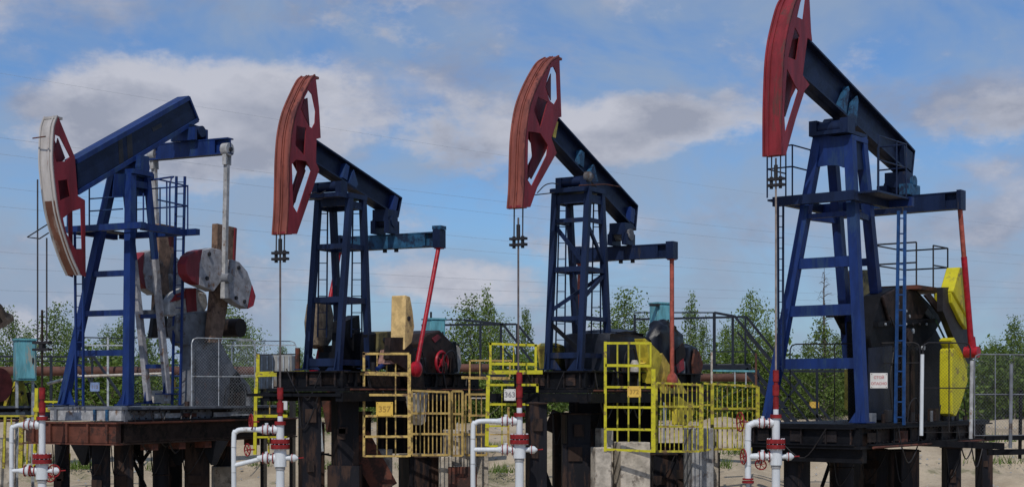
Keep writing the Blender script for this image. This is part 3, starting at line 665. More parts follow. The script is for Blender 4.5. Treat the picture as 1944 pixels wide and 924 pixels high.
def pump2(K):
    r = K.root
    K.box('end_bracket', 3.88, 4.12, 1.2, 1.42, K.zat(4, 1.3, 436), K.zat(4, 1.3, 429), tealblue)
    ladder(K, 'ladder', (607, 603), (622, 620), 390, 640, 31.9, 8, navy, r, .025, rr=.010)
    ladder(K, 'ladder', (670, 667), (686, 687), 390, 640, 32.2, 8, navy, r, .025, rr=.010)
    # crank gear
    ck = K.tr('crank', [(742, 640), (775, 640), (800, 690), (812, 760), (792, 760), (770, 700), (738, 680)], 1.12, .14, darkbrown)
    K.tr('counterweight', [(770, 560), (779, 563), (784, 590), (787, 620), (782, 650), (768, 664)], 1.16, .36, tan, ck, bevel=.015)
    K.tr('crank_arm', [(745, 664), (783, 655), (781, 690), (740, 690)], 1.1, .3, mat('pinkish primer', (.30, .16, .13), .6, (.1, .06, .05), .4, 5), ck)
    p = K.V(775, 604, 1.16); MB().cyl(p, p+K.P(0, .03, 0), .05, 8).build('weight_bolt', dark, ck)
    K.tr('counterweight', [(782, 748), (800, 744), (812, 745), (808, 800), (800, 806), (790, 780)], 1.2, .2, palegrey, ck)
    ck = K.tr('crank', [(610, 655), (640, 655), (655, 700), (630, 700)], -1.0, .14, darkbrown)
    K.tr('counterweight', [(606, 575), (628, 570), (634, 600), (634, 640), (620, 662), (604, 655), (601, 610)], -1.0, .34, mat('grey brown weight paint', (.17, .13, .09), .65, (.07, .05, .04), .4, 4), ck, bevel=.015)
    gb = K.tr('gearbox', [(700, 632), (752, 628), (758, 700), (704, 700)], .45, .95, black, bevel=.03)
    K.tr('gearbox_cover', [(718, 630), (746, 628), (750, 666), (717, 668)], .50, .9, olive, gb, bevel=.02)
    p = K.V(729, 645, .5); MB().cyl(p, p+K.P(0, .02, 0), .06, 8).build('inspection_cap', dark, gb)
    MB().box(K.V(620, 690, -.4)+Vector((.5, 0, 0)), (.9, .5, .5)).build('crank_guard_box', black, gb)
    K.tr('brake_housing', [(654, 610), (682, 598), (684, 630), (668, 660), (700, 690), (650, 690)], .0, .3, black)
    # belt guard with red wheel
    bg = K.tr('belt_guard', [(800, 680), (797, 650), (812, 632), (836, 626), (850, 640), (862, 652), (870, 676), (866, 700), (840, 714), (800, 712)], .7, .7, darkbrown, bevel=.03)
    K.tr('guard_plate', [(846, 650), (866, 648), (870, 705), (850, 712)], .6, .3, black, bg)
    p = K.V(835, 688, .72); 
    MB().ring(p+K.P(0, .05, 0), (0, 1, 0), .25, .035, 22, 6).build('red_wheel', scarlet, bg, smooth_=True)
    b_ = MB().cyl(p+K.P(0, 0, 0), p+K.P(0, .09, 0), .09, 12)
    for k in range(5):
        a = k*2*math.pi/5; b_.bar(p+K.P(0, .05, 0), p+K.P(math.cos(a)*.25, .05, math.sin(a)*.25), .035)
    b_.build('wheel_hub', scarlet, bg); K.tr('red_stripe', [(820, 642), (832, 634), (838, 640), (826, 650)], .715, .01, red, bg)
    K.tr('deck_panel', [(700, 706), (760, 706), (760, 742), (700, 742)], .95, .02, darkbrown, r)
    K.tr('motor_block', [(852, 655), (872, 652), (872, 700), (852, 712)], .3, .7, black)
    K.tr('end_cover', [(868, 655), (873, 660), (876, 690), (870, 714), (862, 714), (860, 680)], .5, .5, palegrey)
    tubeo('blue_brace', [K.V(716, 700, .9), K.V(748, 678, .9)], .05, blue, r, 8)
    z0 = K.zat(1.4, .4, 704)
    fr = K.box('base_frame', .95, 6.6, -.8, .85, z0-.35, z0, black)
    K.box('base_plate', .8, 6.8, -.95, 1.0, z0-.42, z0-.352, black, fr)
    K.box('base_beam', .7, 6.9, -.98, -.8, z0-.62, z0-.425, black, fr); K.box('base_beam', .7, 6.9, .85, 1.03, z0-.62, z0-.425, black, fr); K.box('base_beam', .66, .69, -1.35, 1.0, z0-.52, z0-.46, black, fr)
    for k in range(7): K.box('stiffener', 1.3+.8*k, 1.36+.8*k, .855, .93, z0-.33, z0-.02, black, fr)
pump2(K2)

K3 = Pump(984, 30, 31, 'third whole pumpjack from left with straight orange-red pitman and tarpaulin over its gearbox')
D3 = dict(inner=[[(1020, 182), (1042, 193), (1028, 245), (1013, 210)], [(1007, 252), (1025, 253), (1040, 278), (1036, 288), (1009, 340), (1004, 332), (1011, 295)], [(1036, 165), (1046, 140), (1046, 191)]],near=[(1062, 107), (1046, 118), (1028, 148), (1013, 182), (1004, 215), (998, 262), (996, 312), (995, 355), (992, 394)],
    back=[(1007, 393), (1020, 356), (1057, 290), (1047, 262), (1060, 224), (1066, 222)],
    holes=[[(1046, 131), (1051, 129), (1056, 141), (1057.5, 186), (1052, 197), (1044.5, 190), (1037, 165)], [(1022, 185), (1038, 194), (1026, 241), (1015, 210)],
           [(1005, 252), (1025, 255), (1038, 277), (1036, 295), (1011, 350), (1003.6, 338)]],
    beam=[(1062, 224), (1212, 390), (1208, 437), (1048, 262)],
    stiff=[([(1104, 285), (1110, 290), (1108, 318), (1100, 312)], tealblue), ([(1128, 312), (1136, 345), (1124, 345), (1118, 335)], tealblue), ([(1198, 392), (1206, 398), (1204, 425), (1197, 420)], blue), ([(1055, 228), (1060, 232), (1055, 262), (1050, 260)], ochre)],
    legs={'FL': ((1054.5, 362), (1040, 702), -.4, -.39), 'FR': ((1116.7, 358), (1101, 703), .4, .39), 'RL': ((1080, 370), (1097, 700), -.39, -.38), 'RR': ((1141, 364), (1156, 700), .39, .38)},
    bf=[(371, .19), (413, .09), (506, .11), (598, .09), (668, .12)], bs=[(370, .17), (413, .09), (506, .1), (598, .09), (668, .1)], bb=[(370, .1), (506, .08)],
    braces=[('FL', 425, 'FR', 500, navy), ('FL', 590, 'RR', 520, navy), ('FL', 612, 'FR', 665, black), ('FR', 565, 'RR', 520, navy), ('FR', 420, 'RR', 500, navy)],
    pivot=(1112, 343), eu=4.72, eh=1.17, ey=(462, 489), em=navy, tail=(1187, 446), tailm=mat('worn grey bearing', (.11, .11, .12), .5, (.3, .3, .3), .3, 6), cap=navy, pin=(1276, 722), pm=salmon, pinm=salmon, bar=453, rod=706,
    wire=[(1020, 366), (1034, 352), (1048, 348), (1060, 350)], wire2=[(1016, 370), (1052, 366)])
hh, wb, tw3, L3, at3, p3, q3 = mid_pump(K3, D3)
def pump3(K):
    r = K.root
    p = K.V(1120, 335, .42); MB().tube([p+K.P(0, -.1, 0), p, p+K.P(0, .06, 0)], [.11, .11, .05], 14)  .build('grease_cap', grey, r, smooth_=True)
    tubeo('hand_bar', [K.V(1100, 352, .45), K.V(1150, 350, .45), K.V(1178, 355, .45)], .014, rust, r, 5)
    ladder(K, 'ladder', (1062, 1055), (1075, 1072), 385, 660, 32.0, 9, navy, r, .025, rr=.010)
    ladder(K, 'ladder', (1127, 1122), (1140, 1140), 385, 660, 32.3, 9, navy, r, .025, rr=.010)
    ck = K.tr('crank', [(1222, 690), (1258, 670), (1320, 770), (1300, 800), (1250, 735)], 1.02, .14, ochre)
    K.tr('counterweight', [(1225, 642), (1233, 648), (1252, 668), (1258, 677), (1249, 712), (1240, 728), (1236, 700)], 1.10, .27, mat('duller weight yellow', (.62, .50, .05), .55, (.3, .22, .06), .2, 4), ck, bevel=.015)
    K.tr('counterweight', [(1284, 752), (1292, 752), (1318, 774), (1320, 782), (1306, 806), (1284, 806)], 1.12, .12, MATS['duller weight yellow'], ck, bevel=.015)
    p = K.V(1300, 790, 1.12); MB().cyl(p, p+K.P(0, .03, 0), .05, 8).build('weight_bolt', dark, ck)
    ck = K.tr('crank', [(1050, 655), (1085, 660), (1100, 700), (1060, 705)], -.9, .14, darkbrown)
    K.tr('counterweight', [(1047, 655), (1056, 650), (1090, 662), (1098, 690), (1080, 702), (1054, 702)], -.9, .4, ochre, ck, bevel=.015)
    # tarpaulin bundles over gearbox and motor
    def bundle(name, pts, v, th, seed, m=tarp):
        rnd = random.Random(seed); o = K.tr(name, pts, v, th, m)
        bm = bmesh.new(); bm.from_mesh(o.data); bmesh.ops.triangulate(bm, faces=bm.faces)
        bmesh.ops.subdivide_edges(bm, edges=bm.edges, cuts=3, use_grid_fill=True)
        c = sum((x.co for x in bm.verts), Vector())/len(bm.verts); hy = th/2
        for x in bm.verts:
            d = x.co-c; k = abs(d.y)/hy
            x.co.x -= d.x*.16*k*k; x.co.z -= d.z*.12*k*k*(1 if d.z > 0 else 0)
            g = math.sin(x.co.x*17+seed)*math.sin(x.co.y*13+seed*2)+.6*math.sin(x.co.z*9+x.co.x*21)
            x.co += d.normalized()*g*.035
        bmesh.ops.recalc_face_normals(bm, faces=bm.faces)
        bm.to_mesh(o.data); bm.free(); o.data.shade_smooth(); o.data.set_sharp_from_angle(angle=R(50)); return o
    bundle('tarpaulin_cover', [(1150, 632), (1165, 626), (1205, 625), (1230, 634), (1243, 650), (1246, 700), (1150, 702)], .55, 1.1, 1)
    bundle('tarpaulin_cover', [(1246, 640), (1256, 612), (1266, 605), (1285, 618), (1303, 640), (1306, 714), (1246, 716)], .70, .34, 2)
    bundle('tarpaulin_cover', [(1300, 655), (1322, 655), (1334, 680), (1332, 714), (1300, 716)], .55, .4, 3)
    K.tr('red_rag', [(1284, 692), (1298, 680), (1300, 700), (1288, 708)], .84, .03, scarlet)
    K.tr('rusty_guard_edge', [(1320, 662), (1328, 668), (1335, 690), (1330, 715), (1318, 715), (1316, 690)], .62, .05, rust)
    K.tr('guard_panel', [(1283, 665), (1298, 650), (1302, 672), (1292, 700), (1284, 702)], .83, .04, darkbrown)
    z0 = K.zat(1.8, .4, 704)
    fr = K.box('base_frame', 1.25, 7.0, -.85, .85, z0-.38, z0, black)
    K.box('base_plate', 1.1, 7.2, -1.0, 1.0, z0-.46, z0-.382, black, fr)
    K.box('base_beam', 1.0, 7.2, -1.05, -.86, z0-.66, z0-.465, black, fr); K.box('base_beam', 1.0, 7.2, .84, 1.03, z0-.66, z0-.465, black, fr); K.box('base_beam', 1.02, 1.18, -1.35, 1.1, z0-.64, z0-.465, black, fr)
    for k in range(7): K.box('stiffener', 1.5+.8*k, 1.56+.8*k, .855, .93, z0-.36, z0-.02, black, fr)
    MB().tube([K.P(3.6, .8, z0), K.P(3.6, .8, z0+.18), K.P(3.6, .8, z0+.26)], [.1, .1, .06], 12).build('pale_canister', palegrey, r, smooth_=True)
pump3(K3)

# ================================================================== pump 4 : largest, on the right
K4 = Pump(1473, 30, 38, 'largest pumpjack at the right with bright yellow counterweights and cut-off horse head')
def pump4(K):
    r = K.root
    near = [(1550, -52), (1535, -30), (1521, -12), (1509.5, 7), (1498, 49), (1491, 85), (1487, 125), (1484.5, 195), (1484, 245), (1484, 294)]
    hh, edge = horse_head(K, near, [(1492, 294), (1511, 225), (1528, 172), (1537, 161), (1524, 143), (1533, 72), (1542, 78), (1540, 60), (1537, 0), (1552, -50)],
        [[(1515, 31), (1525, 36), (1529, 0), (1534, -30), (1529, -22), (1520, 6)], [(1509.5, 54), (1517, 70), (1511, 113), (1498, 107)],
         [(1495, 134), (1509.5, 166), (1514, 173), (1492, 250), (1490, 205)]], red, redface, [(-.21, -.17), (-.10, -.07), (.16, .21)])
    for q in ([(1509.5, 50), (1520, 68), (1513, 118), (1497, 108)], [(1493, 132), (1512, 166), (1502, 186), (1491, 222), (1489, 205)]): K.tr('inner_plate', q, -.06, .02, red, hh)
    out = [(1533, 70), (1722, 268), (1738, 286), (1733, 335), (1523, 143)]
    wb = i_beam(K, {'out': out, 'flanges': ((out[0], out[1]), (out[1], out[2]), (out[4], out[3])), 'end': (out[2], out[3])}, beam_blue, w=.17, fl=.04,
        stiff=[([(1611, 164), (1613, 170), (1607, 216), (1594, 203)], tealblue), ([(1628, 182), (1630, 190), (1626, 240), (1612, 222)], tealblue), ([(1716, 275), (1733, 290), (1730, 325), (1718, 315)], beam_blue)])
    legs = {'FL': ((1556, 256), (1457, 800), -.35, -1.09), 'FR': ((1613, 262), (1638, 802), .35, 1.09), 'RL': ((1578, 262), (1612, 690), -.35, -.38), 'RR': ((1634, 262), (1676, 690), .35, .38)}
    tw, L_, at = tower(K, legs, blue, .20, [(404, .1), (487, .22), (585, .23), (680, .22)], [(404, .12)], back=[(480, .16)])
    MB().prism([K.U(x, y, 2.5) for x, y in [(1557, 256), (1614, 262), (1615, 318), (1600, 318), (1590, 314), (1570, 314), (1545, 318)]], (.03, 0, 0)).build('top_gusset', blue, tw)
    K.tr('top_gusset', [(1614, 262), (1640, 264), (1646, 322), (1618, 322)], .4, .03, navy, tw)
    K.box('saddle_plate', 2.3, 3.35, -.42, .42, K.zat(2.6, 0, 258), K.zat(2.6, 0, 251), navy, tw)
    p = K.V(1604, 240, .3); sb = MB().cyl(K.P(p.x, -.42, p.z), K.P(p.x, .42, p.z), .15, 18).build('saddle_bearing', navy, r, smooth_=True)
    for v in (-.36, .36): K.box('bearing_cap', p.x-.18, p.x+.18, v-.09, v+.09, p.z-.16, p.z+.16, navy, sb)
    q = K.V(1577, 240, -.36); MB().cyl(q+K.P(0, -.12, 0), q+K.P(0, .12, 0), .17, 16).build('bearing_end', navy, sb, smooth_=True)
    # equalizer
    u, h = 5.93, 1.46; z0, z1 = K.zat(u, h, 397), K.zat(u, h, 364)
    e = equalizer(K, u, h, z0, z1, navy, .26, cap=False)
    K.box('end_cap', u-.15, u+.15, h-.02, h+.08, z0-.02, z1+.03, navy, e)
    tb = MB().cyl(K.P(u, -.3, z1+.2), K.P(u, .34, z1+.2), .17, 16).build('tail_bearing', navy, r, smooth_=True)
    K.box('tail_bracket', u-.2, u+.2, -.25, .25, z1+.2, z1+.55, navy, tb); K.box('tail_foot', u-.3, u+.3, -.4, -.15, z1, z1+.25, navy, tb); K.box('tail_foot', u-.3, u+.3, .15, .4, z1, z1+.25, tealblue, tb)
    MB().cyl(K.P(u, .34, z1+.32), K.P(u, .40, z1+.32), .14, 14).build('bearing_cover', tealblue, tb, smooth_=True)
    for s_ in (1, -1):
        a = K.P(u, s_*h, z0+.05); c = K.V(1845, 668, h); c = K.P(c.x, s_*h, c.z); mid = a+(c-a)*.34
        pm = MB().tube([a, mid], .055, 10).build('pitman_arm', salmon, r, smooth_=True)
        MB().tube([mid, c], .068, 10).build('pitman_lower_arm', scarlet, pm, smooth_=True)
        MB().tube([c+Vector((0, 0, .35)), c+Vector((0, 0, .05)), c-Vector((0, 0, .12))], [.075, .11, .07], 12).build('pitman_fork', scarlet, pm, smooth_=True)
        MB().cyl(c+K.P(0, -.16, 0), c+K.P(0, .16, 0), .13, 14).build('crank_pin', scarlet, pm, smooth_=True)
    # cranks and yellow weights
    ck = K.tr('crank', [(1790, 545), (1805, 545), (1850, 640), (1846, 690), (1830, 690), (1790, 590)], 1.18, .14, dark)
    K.tr('counterweight', [(1822, 507), (1828, 508), (1834, 540), (1838, 604), (1809, 553)], 1.30, .32, yellow_w, ck, bevel=.02)
    K.tr('weight_base', [(1806, 555), (1816, 560), (1838, 605), (1836, 625), (1826, 612), (1808, 575)], 1.26, .42, yellow_w, ck, bevel=.015)
    K.tr('counterweight', [(1808, 662), (1813, 660), (1835, 700), (1838, 722), (1824, 770), (1815, 790), (1808, 786), (1807, 720)], 1.34, .30, yellow_w, ck, bevel=.02)
    K.tr('weight_base', [(1806, 645), (1812, 640), (1838, 690), (1836, 715), (1824, 690)], 1.28, .3, yellow_w, ck, bevel=.015)
    ck = K.tr('crank', [(1600, 560), (1640, 560), (1640, 690), (1612, 690)], -1.1, .14, black)
    K.tr('counterweight', [(1636, 512), (1650, 512), (1654, 545), (1652, 578), (1638, 578)], -.95, .34, olive, ck)
    K.tr('counterweight', [(1612, 700), (1618, 722), (1622, 760), (1618, 778), (1612, 776)], -1.2, .12, ochre, ck)
    # black gearbox mass
    g = K.tr('gearbox', [(1672, 560), (1700, 545), (1740, 548), (1770, 580), (1790, 606), (1770, 640), (1745, 660), (1740, 800), (1660, 800), (1660, 690), (1650, 640)], .62, .42, black, bevel=.03)
    K.tr('gearbox_stand', [(1586, 596), (1650, 590), (1662, 700), (1662, 800), (1617, 800), (1614, 650)], -.35, .08, black)
    K.tr('stand_flange', [(1586, 592), (1670, 584), (1670, 596), (1588, 602)], -.30, .25, black)
    K.tr('stand_block', [(1632, 610), (1680, 606), (1680, 800), (1634, 800)], .1, .3, black)
    K.tr('panel', [(1650, 660), (1694, 656), (1696, 796), (1650, 796)], .66, .03, mat('very dark navy panel', (.006, .010, .026), .5), g)
    for k in range(4): K.tr('cooling_rib', [(1700+k*11, 664), (1704+k*11, 664), (1704+k*11, 790), (1700+k*11, 790)], .68, .05, darkbrown, g)
    K.tr('gear_cover', [(1676, 562), (1702, 548), (1738, 551), (1764, 582), (1750, 606), (1690, 612)], .70, .07, darkbrown, g, bevel=.02)
    K.tr('cover_rim', [(1668, 610), (1775, 604), (1775, 612), (1668, 620)], .74, .12, black, g)
    for k in range(7):
        c = K.V(1680+k*13, 615, .75); MB().cyl(c, c+K.P(0, .03, 0), .028, 6).build('cover_bolt', galv if k % 3 == 0 else dark, g)
    c = K.V(1716, 640, .7); MB().cyl(c, c+K.P(0, .12, 0), .2, 20).cyl(c+K.P(0, .12, 0), c+K.P(0, .16, 0), .13, 16).build('shaft_housing', darkbrown, g, smooth_=True)
    tubeo('oil_pipe', catmull([K.V(x, y, .8) for x, y in [(1690, 600), (1700, 630), (1696, 670), (1690, 720), (1694, 780)]]), .018, dark, g, 6)
    K.tr('motor_guard', [(1748, 640), (1775, 622), (1790, 650), (1785, 800), (1742, 800)], .5, .3, black)
    K.tr('gear_rail', [(1732, 560), (1740, 556), (1776, 604), (1768, 608)], .66, .04, grey, g)
    K.tr('gear_rail', [(1756, 560), (1766, 556), (1858, 672), (1850, 680)], 1.0, .05, darkbrown, g)
    K.tr('rust_plate', [(1790, 605), (1800, 600), (1806, 622), (1798, 630)], 1.06, .02, rust, g)
    for k, (x, y, s_) in enumerate([(1722, 600, .04), (1729, 628, .06), (1700, 575, .05), (1716, 590, .03), (1750, 660, .05)]):
        c = K.V(x, y, .64); MB().tube([c, c+K.P(0, .07, 0)], s_, 8).build('grease_nipple', galv, g, smooth_=True)
    tubeo('green_hose', catmull([K.V(x, y, .9) for x, y in [(1776, 606), (1795, 645), (1812, 672), (1822, 650), (1826, 622)]]), .022, mat('green hose', (.03, .09, .07), .5), g, 6)
    # top service deck and railing
    zd = K.zat(5.6, .5, 545)
    sdk = K.box('service_deck', 4.9, 6.8, -.25, .9, zd-.09, zd, rust)
    rl = None
    us, vs_ = (4.95, 5.9, 6.75), (-.2, .85)
    pts = [(4.95, .85), (4.95, -.2), (6.75, -.2), (6.75, .85), (5.9, .85)]
    for k, (a, b) in enumerate(pts):
        o = tubeo('railing' if k == 0 else 'post', [K.P(a, b, zd), K.P(a, b, zd+.95)], .018, dark, r if k == 0 else rl, 6)
        rl = rl or o
    for h in (.5, .95): tubeo('hand_rail', [K.P(a, b, zd+h) for a, b in pts], .018, dark, rl, 6)
    # tower platform with cages
    zt = K.zat(2.9, .3, 372); us0, us1 = 2.0, 3.75
    pf = K.box('work_platform', us0, us0+.14, -1.15, .75, zt-.2, zt, navy)
    K.box('platform_beam', us1, us1+.14, -1.0, 1.25, zt-.2, zt, blue, pf); K.box('platform_beam', us0+.14, us1, .6, .74, zt-.2, zt-.01, navy, pf)
    K.box('platform_beam', us0+.14, us1, -.95, -.82, zt-.2, zt-.01, navy, pf)
    K.box('walkway_plate', us0+.15, us1-.01, .75, 1.2, zt-.06, zt-.02, navy, pf); K.box('walkway_plate', us0+.15, us1-.01, -1.35, -.96, zt-.06, zt-.02, navy, pf)
    def cage(pts, hs, nm):
        base = None
        for k, (a, b) in enumerate(pts):
            o = tubeo(nm if k == 0 else 'post', [K.P(a, b, zt), K.P(a, b, zt+max(hs))], .017, navy, r if k == 0 else base, 6); base = base or o
        for h in hs: tubeo('hand_rail', [K.P(a, b, zt+h) for a, b in pts], .017, navy, base, 6)
    cage([(2.9, -1.3), (2.05, -1.3), (2.05, -.7), (2.9, -.7)], (.62, 1.08), 'railing')
    cage([(2.3, 1.15), (3.2, 1.15), (3.7, 1.15), (3.7, .5)], (.62, 1.12), 'railing')
    ladder(K, 'ladder', (1477, 1478), (1487, 1486), 380, 705, 30.9, 16, navy, r, .035, rr=.01)
    ladder(K, 'ladder', (1706, 1700), (1718, 1716), 400, 806, 31.6, 14, mat('ladder blue paint', (.014, .06, .19), .45), r, .055, rr=.016)
    bridle(K, edge[-1].z+.05, K.zat(0, 0, 340), K.zat(0, 0, 705), mrod=mat('worn rod', (.26, .21, .18), .5))
    # base
    z0 = K.zat(1.5, 0, 803)
    fr = K.box('base_frame', 1.1, 8.2, -1.25, 1.3, z0-.07, z0, black)
    K.box('front_beam', 1.14, 1.3, -1.2, 1.25, z0-.44, z0-.072, black, fr)
    K.box('side_beam', 1.31, 8.1, 1.1, 1.24, z0-.44, z0-.072, darkbrown, fr); K.box('side_beam', 1.31, 8.1, -1.22, -1.08, z0-.44, z0-.072, black, fr)
    K.box('bottom_flange', 1.05, 8.3, -1.3, 1.34, z0-.50, z0-.442, black, fr)
    K.box('sub_beam', 1.2, 1.4, -1.2, 1.3, z0-.78, z0-.502, black, fr)
    for k in range(8): K.box('stiffener', 1.8+.85*k, 1.87+.85*k, 1.25, 1.33, z0-.43, z0-.08, black, fr)
pump4(K4)

# ================================================================== wellheads
wellhead(K1, 80, 735, 806, 893, 22, 'leftmost wellhead with white riser elbow, under the lowered white-faced horse head', .09, big_y=861, stub=False,
         wheels=[(103, 893, .12, (0, 1, 0)), (60, 893, .1, (1, 0, .2)), (96, 905, .09, (0, 1, 0))])
wellhead(K2, 532, 735, 815, 869, 444, 'white and red wellhead with sloping lower branch under the tan-weight pumpjack', .10, big_y=833, low_slope=14,
         wheels=[(477, 800, .15, (1, .45, 0)), (470, 853, .12, (1, .8, 0))])
wellhead(K3, 986, 706, 799, 853, 898, 'white and red wellhead with two level branches beside small white number sign', .10, big_y=824, stub=False,
         wheels=[])
wellhead(K4, 1473, 702, 802, 866, 1420, 'rightmost wellhead with short white riser ending in a red flange', .13, big_y=833, yend=908, flange_end=910,
         wheels=[(1405, 800, .19, (1, .25, 0)), (1411, 866, .15, (1, .25, 0)), (1444, 881, .11, (.4, 1, .5))])

# ================================================================== clutter on the decks
def deck_clutter(K, u0, u1, vs, zt, zb, seed, vf=None, uf=None):
    rd = random.Random(seed); fr = [c for c in K.root.children if c.name.startswith('base_frame')][0]
    for z in (zt-.015, zb+.02): MB().box(K.P((u0+u1)/2, vs+.05, z), (u1-u0, .12, .03)).build('side_flange', black, fr)
    b = MB()
    for k in range(int((u1-u0)/.22)):
        for z in (zt-.05, zb+.06): b.cyl(K.P(u0+.1+.22*k, vs, z), K.P(u0+.1+.22*k, vs+.025, z), .016, 6)
    o = b.build('bolt_heads', pilem_c, fr); o['kind'] = 'stuff'
    for k in range(5):
        u = rd.uniform(u0+.2, u1-.6); h = rd.uniform(.3, .7)*(zt-zb)
        MB().box(K.P(u, vs+.015, zb+(zt-zb)*rd.uniform(.4, .6)), (rd.uniform(.25, .6), .02, h)).build('patch_plate', rd.choice((darkbrown, rust, pilem_c)), fr)
    for k in range(3):
        u = rd.uniform(u0, u1-1.3); d = rd.uniform(.3, .7)
        tubeo('hose', catmull([K.P(u, vs+.08, zt+.02), K.P(u+.1, vs+.12, zb-.05), K.P(u+.5, vs+.1, zb-d), K.P(u+.95, vs+.1, zb-.08), K.P(u+1.1, vs+.06, zt-.05)]), rd.uniform(.012, .02), dark, fr, 6)
    tubeo('conduit', [K.P(u0, vs+.14, zb-.03), K.P(u1, vs+.14, zb-.03)], .025, rd.choice((darkbrown, rust)), fr, 8)
    if uf is not None:
        for z in (zt-.015, zb+.02): MB().box(K.P(uf-.05, 0, z), (.12, 2*vf, .03)).build('front_flange', black, fr)
        for k in range(5): MB().box(K.P(uf-.03, -vf+.1+2*(vf-.1)*k/4, (zt+zb)/2), (.06, .03, zt-zb-.05)).build('web_stiffener', pilem_c, fr)
        for k in range(3): MB().box(K.P(uf-.012, rd.uniform(-vf+.3, vf-.3), (zt+zb)/2), (.02, rd.uniform(.2, .4), .6*(zt-zb))).build('patch_plate', rd.choice((darkbrown, pilem_c)), fr)
        tubeo('drip_hose', catmull([K.P(uf-.1, -vf*.6, zt+.05), K.P(uf-.14, -vf*.3, zb+.02), K.P(uf-.14, vf*.1, zb-.25), K.P(uf-.12, vf*.5, zt-.02)]), .012, dark, fr, 5)
pilem_c = mat('stained deck steel', (.018, .015, .016), .55, (.06, .036, .028), .4, 3, spec=.2, bump=.5, fine=14)
for K, a in ((K2, (1.0, 6.5, .85, K2.zat(1.4, .4, 704), K2.zat(1.4, .4, 704)-.35, 2, .8, .95)), (K3, (1.3, 6.9, .85, K3.zat(1.8, .4, 704), K3.zat(1.8, .4, 704)-.38, 3, .85, 1.25)),
             (K4, (1.4, 8.1, 1.3, K4.zat(1.5, 0, 803)-.07, K4.zat(1.5, 0, 803)-.44, 4, 1.2, 1.13)), (K1, (1.4, 6.8, 1.0, K1.zat(1.3, .5, 772)-.05, K1.zat(1.3, .5, 772)-.30, 5, None, None))):
    u0, u1, vs_, zt_, zb_, sd_, vf_, uf_ = a
    deck_clutter(K, u0, u1, vs_, zt_, zb_, sd_, vf_, uf_)
def oily_clutter(K, u0, u1, v, z, seed, n=9):
    rd = random.Random(seed); r = K.root
    for k in range(n):
        u = rd.uniform(u0, u1); vv = v+rd.uniform(-.15, .15); m_ = rd.choice((pilem_c, darkbrown, dark, grey, darkbrown)); h = rd.uniform(.1, .35)
        if rd.random() < .5: MB().cyl(K.P(u, vv, z), K.P(u, vv, z+h), rd.uniform(.03, .09), 10).build('oil_fitting', m_, r, smooth_=True)
        else: MB().box(K.P(u, vv, z+h/2), (rd.uniform(.1, .3), rd.uniform(.1, .25), h)).build('housing', m_, r, bevel=.01)
    for k in range(3):
        u = rd.uniform(u0, u1-.8); tubeo('oil_line', catmull([K.P(u, v+.1, z), K.P(u+.1, v+.12, z+.4), K.P(u+.5, v+.1, z+.5), K.P(u+.8, v+.05, z+.05)]), .014, dark, r, 5)
oily_clutter(K2, 2.4, 5.8, .7, K2.zat(1.4, .4, 704), 21); oily_clutter(K3, 2.8, 6.4, .7, K3.zat(1.8, .4, 704), 22); oily_clutter(K4, 2.5, 7.6, .95, K4.zat(1.5, 0, 803), 23, 12)
oily_clutter(K1, 3.6, 6.2, .75, K1.zat(1.3, .5, 772), 24, 6)

# ================================================================== piles, piers
pilem = mat('tarred steel pile', (.010, .010, .014), .6, (.055, .032, .024), .42, 2.2, streak=True, spec=.2, bump=.5, fine=12)
pileb = mat('rust stained pile', (.045, .028, .022), .7, (.015, .012, .012), .5, 2.0, streak=True, spec=.15, bump=.5, fine=12)
def pile(px, y0, w_px, Y, m, label, round_=False, name='pile', foot=None, group='support piles and piers'):
    t = WP(px, y0, Y); r = w_px/F*Y/2; m = {id(black): pilem, id(darkbrown): pileb}.get(id(m), m); rp = random.Random(int(px*7))
    if round_: o = MB().cyl((t.x, Y, t.z), (t.x, Y, -.3), r, 20).build(name, m, None, smooth_=True)
    else: o = MB().box((t.x, Y, (t.z-.3)/2), (2*r, 2*r, t.z+.3), Matrix.Rotation(random.Random(px).uniform(.1, .5), 3, 'Z')).build(name, m, None, bevel=.015)
    tag(o, label, 'pile' if name == 'pile' else 'pier', group)
    if name == 'pile' and w_px > 18:
        MB().box((t.x, Y, t.z-.03), (2.5*r, 2.5*r, .03)).build('cap_plate', pileb, o)
        for k in range(2):
            z = t.z-.25-rp.uniform(0, .8)-.5*k
            if round_: MB().ring((t.x, Y, z), (0, 0, 1), r+.005, .014, 18, 5).build('weld_ring', pileb, o)
            else: MB().box((t.x+rp.uniform(-.3, .3)*r, Y-r*1.25, z), (r*rp.uniform(.7, 1.2), .02, rp.uniform(.12, .3))).build('patch_plate', pileb, o)
        if rp.random() < .6: tubeo('hanging_cable', catmull([(t.x-r, Y-r*1.3, t.z-.05), (t.x-r*.6, Y-r*1.5, t.z-.7), (t.x+r*.3, Y-r*1.4, t.z-.45), (t.x+r, Y-r*1.2, t.z-.06)]), .012, dark, o, 5)
    if foot:
        f = WP(px, foot[0], Y); MB().box((t.x, Y, (f.z-.3)/2), (foot[1]/F*Y, foot[1]/F*Y, f.z+.3)).build('foot_sleeve', m, o)
    return o
pile(192, 836, 34, 31.4, black, 'black pile under the left end of the rusty sub-frame')
pile(235, 838, 36, 31.8, black, 'black pile under the corner of the rusty sub-frame')
pile(305, 836, 30, 32.6, black, 'slim round black pile left of the bright sand gap', True)
pile(374, 836, 46, 33.4, darkbrown, 'wide dark pile below the grey gearbox stand')
pile(118, 838, 26, 32.5, black, 'black pile just right of the leftmost wellhead')
pile(330, 836, 26, 35.5, black, 'dark rear pile in shade between slim round pile and wide pile')
pile(424, 836, 34, 34.5, black, 'black pile standing on a concrete block left of the second riser', foot=None)
pile(268, 840, 9, 33.2, dark, 'thin dark pole in the braced opening')
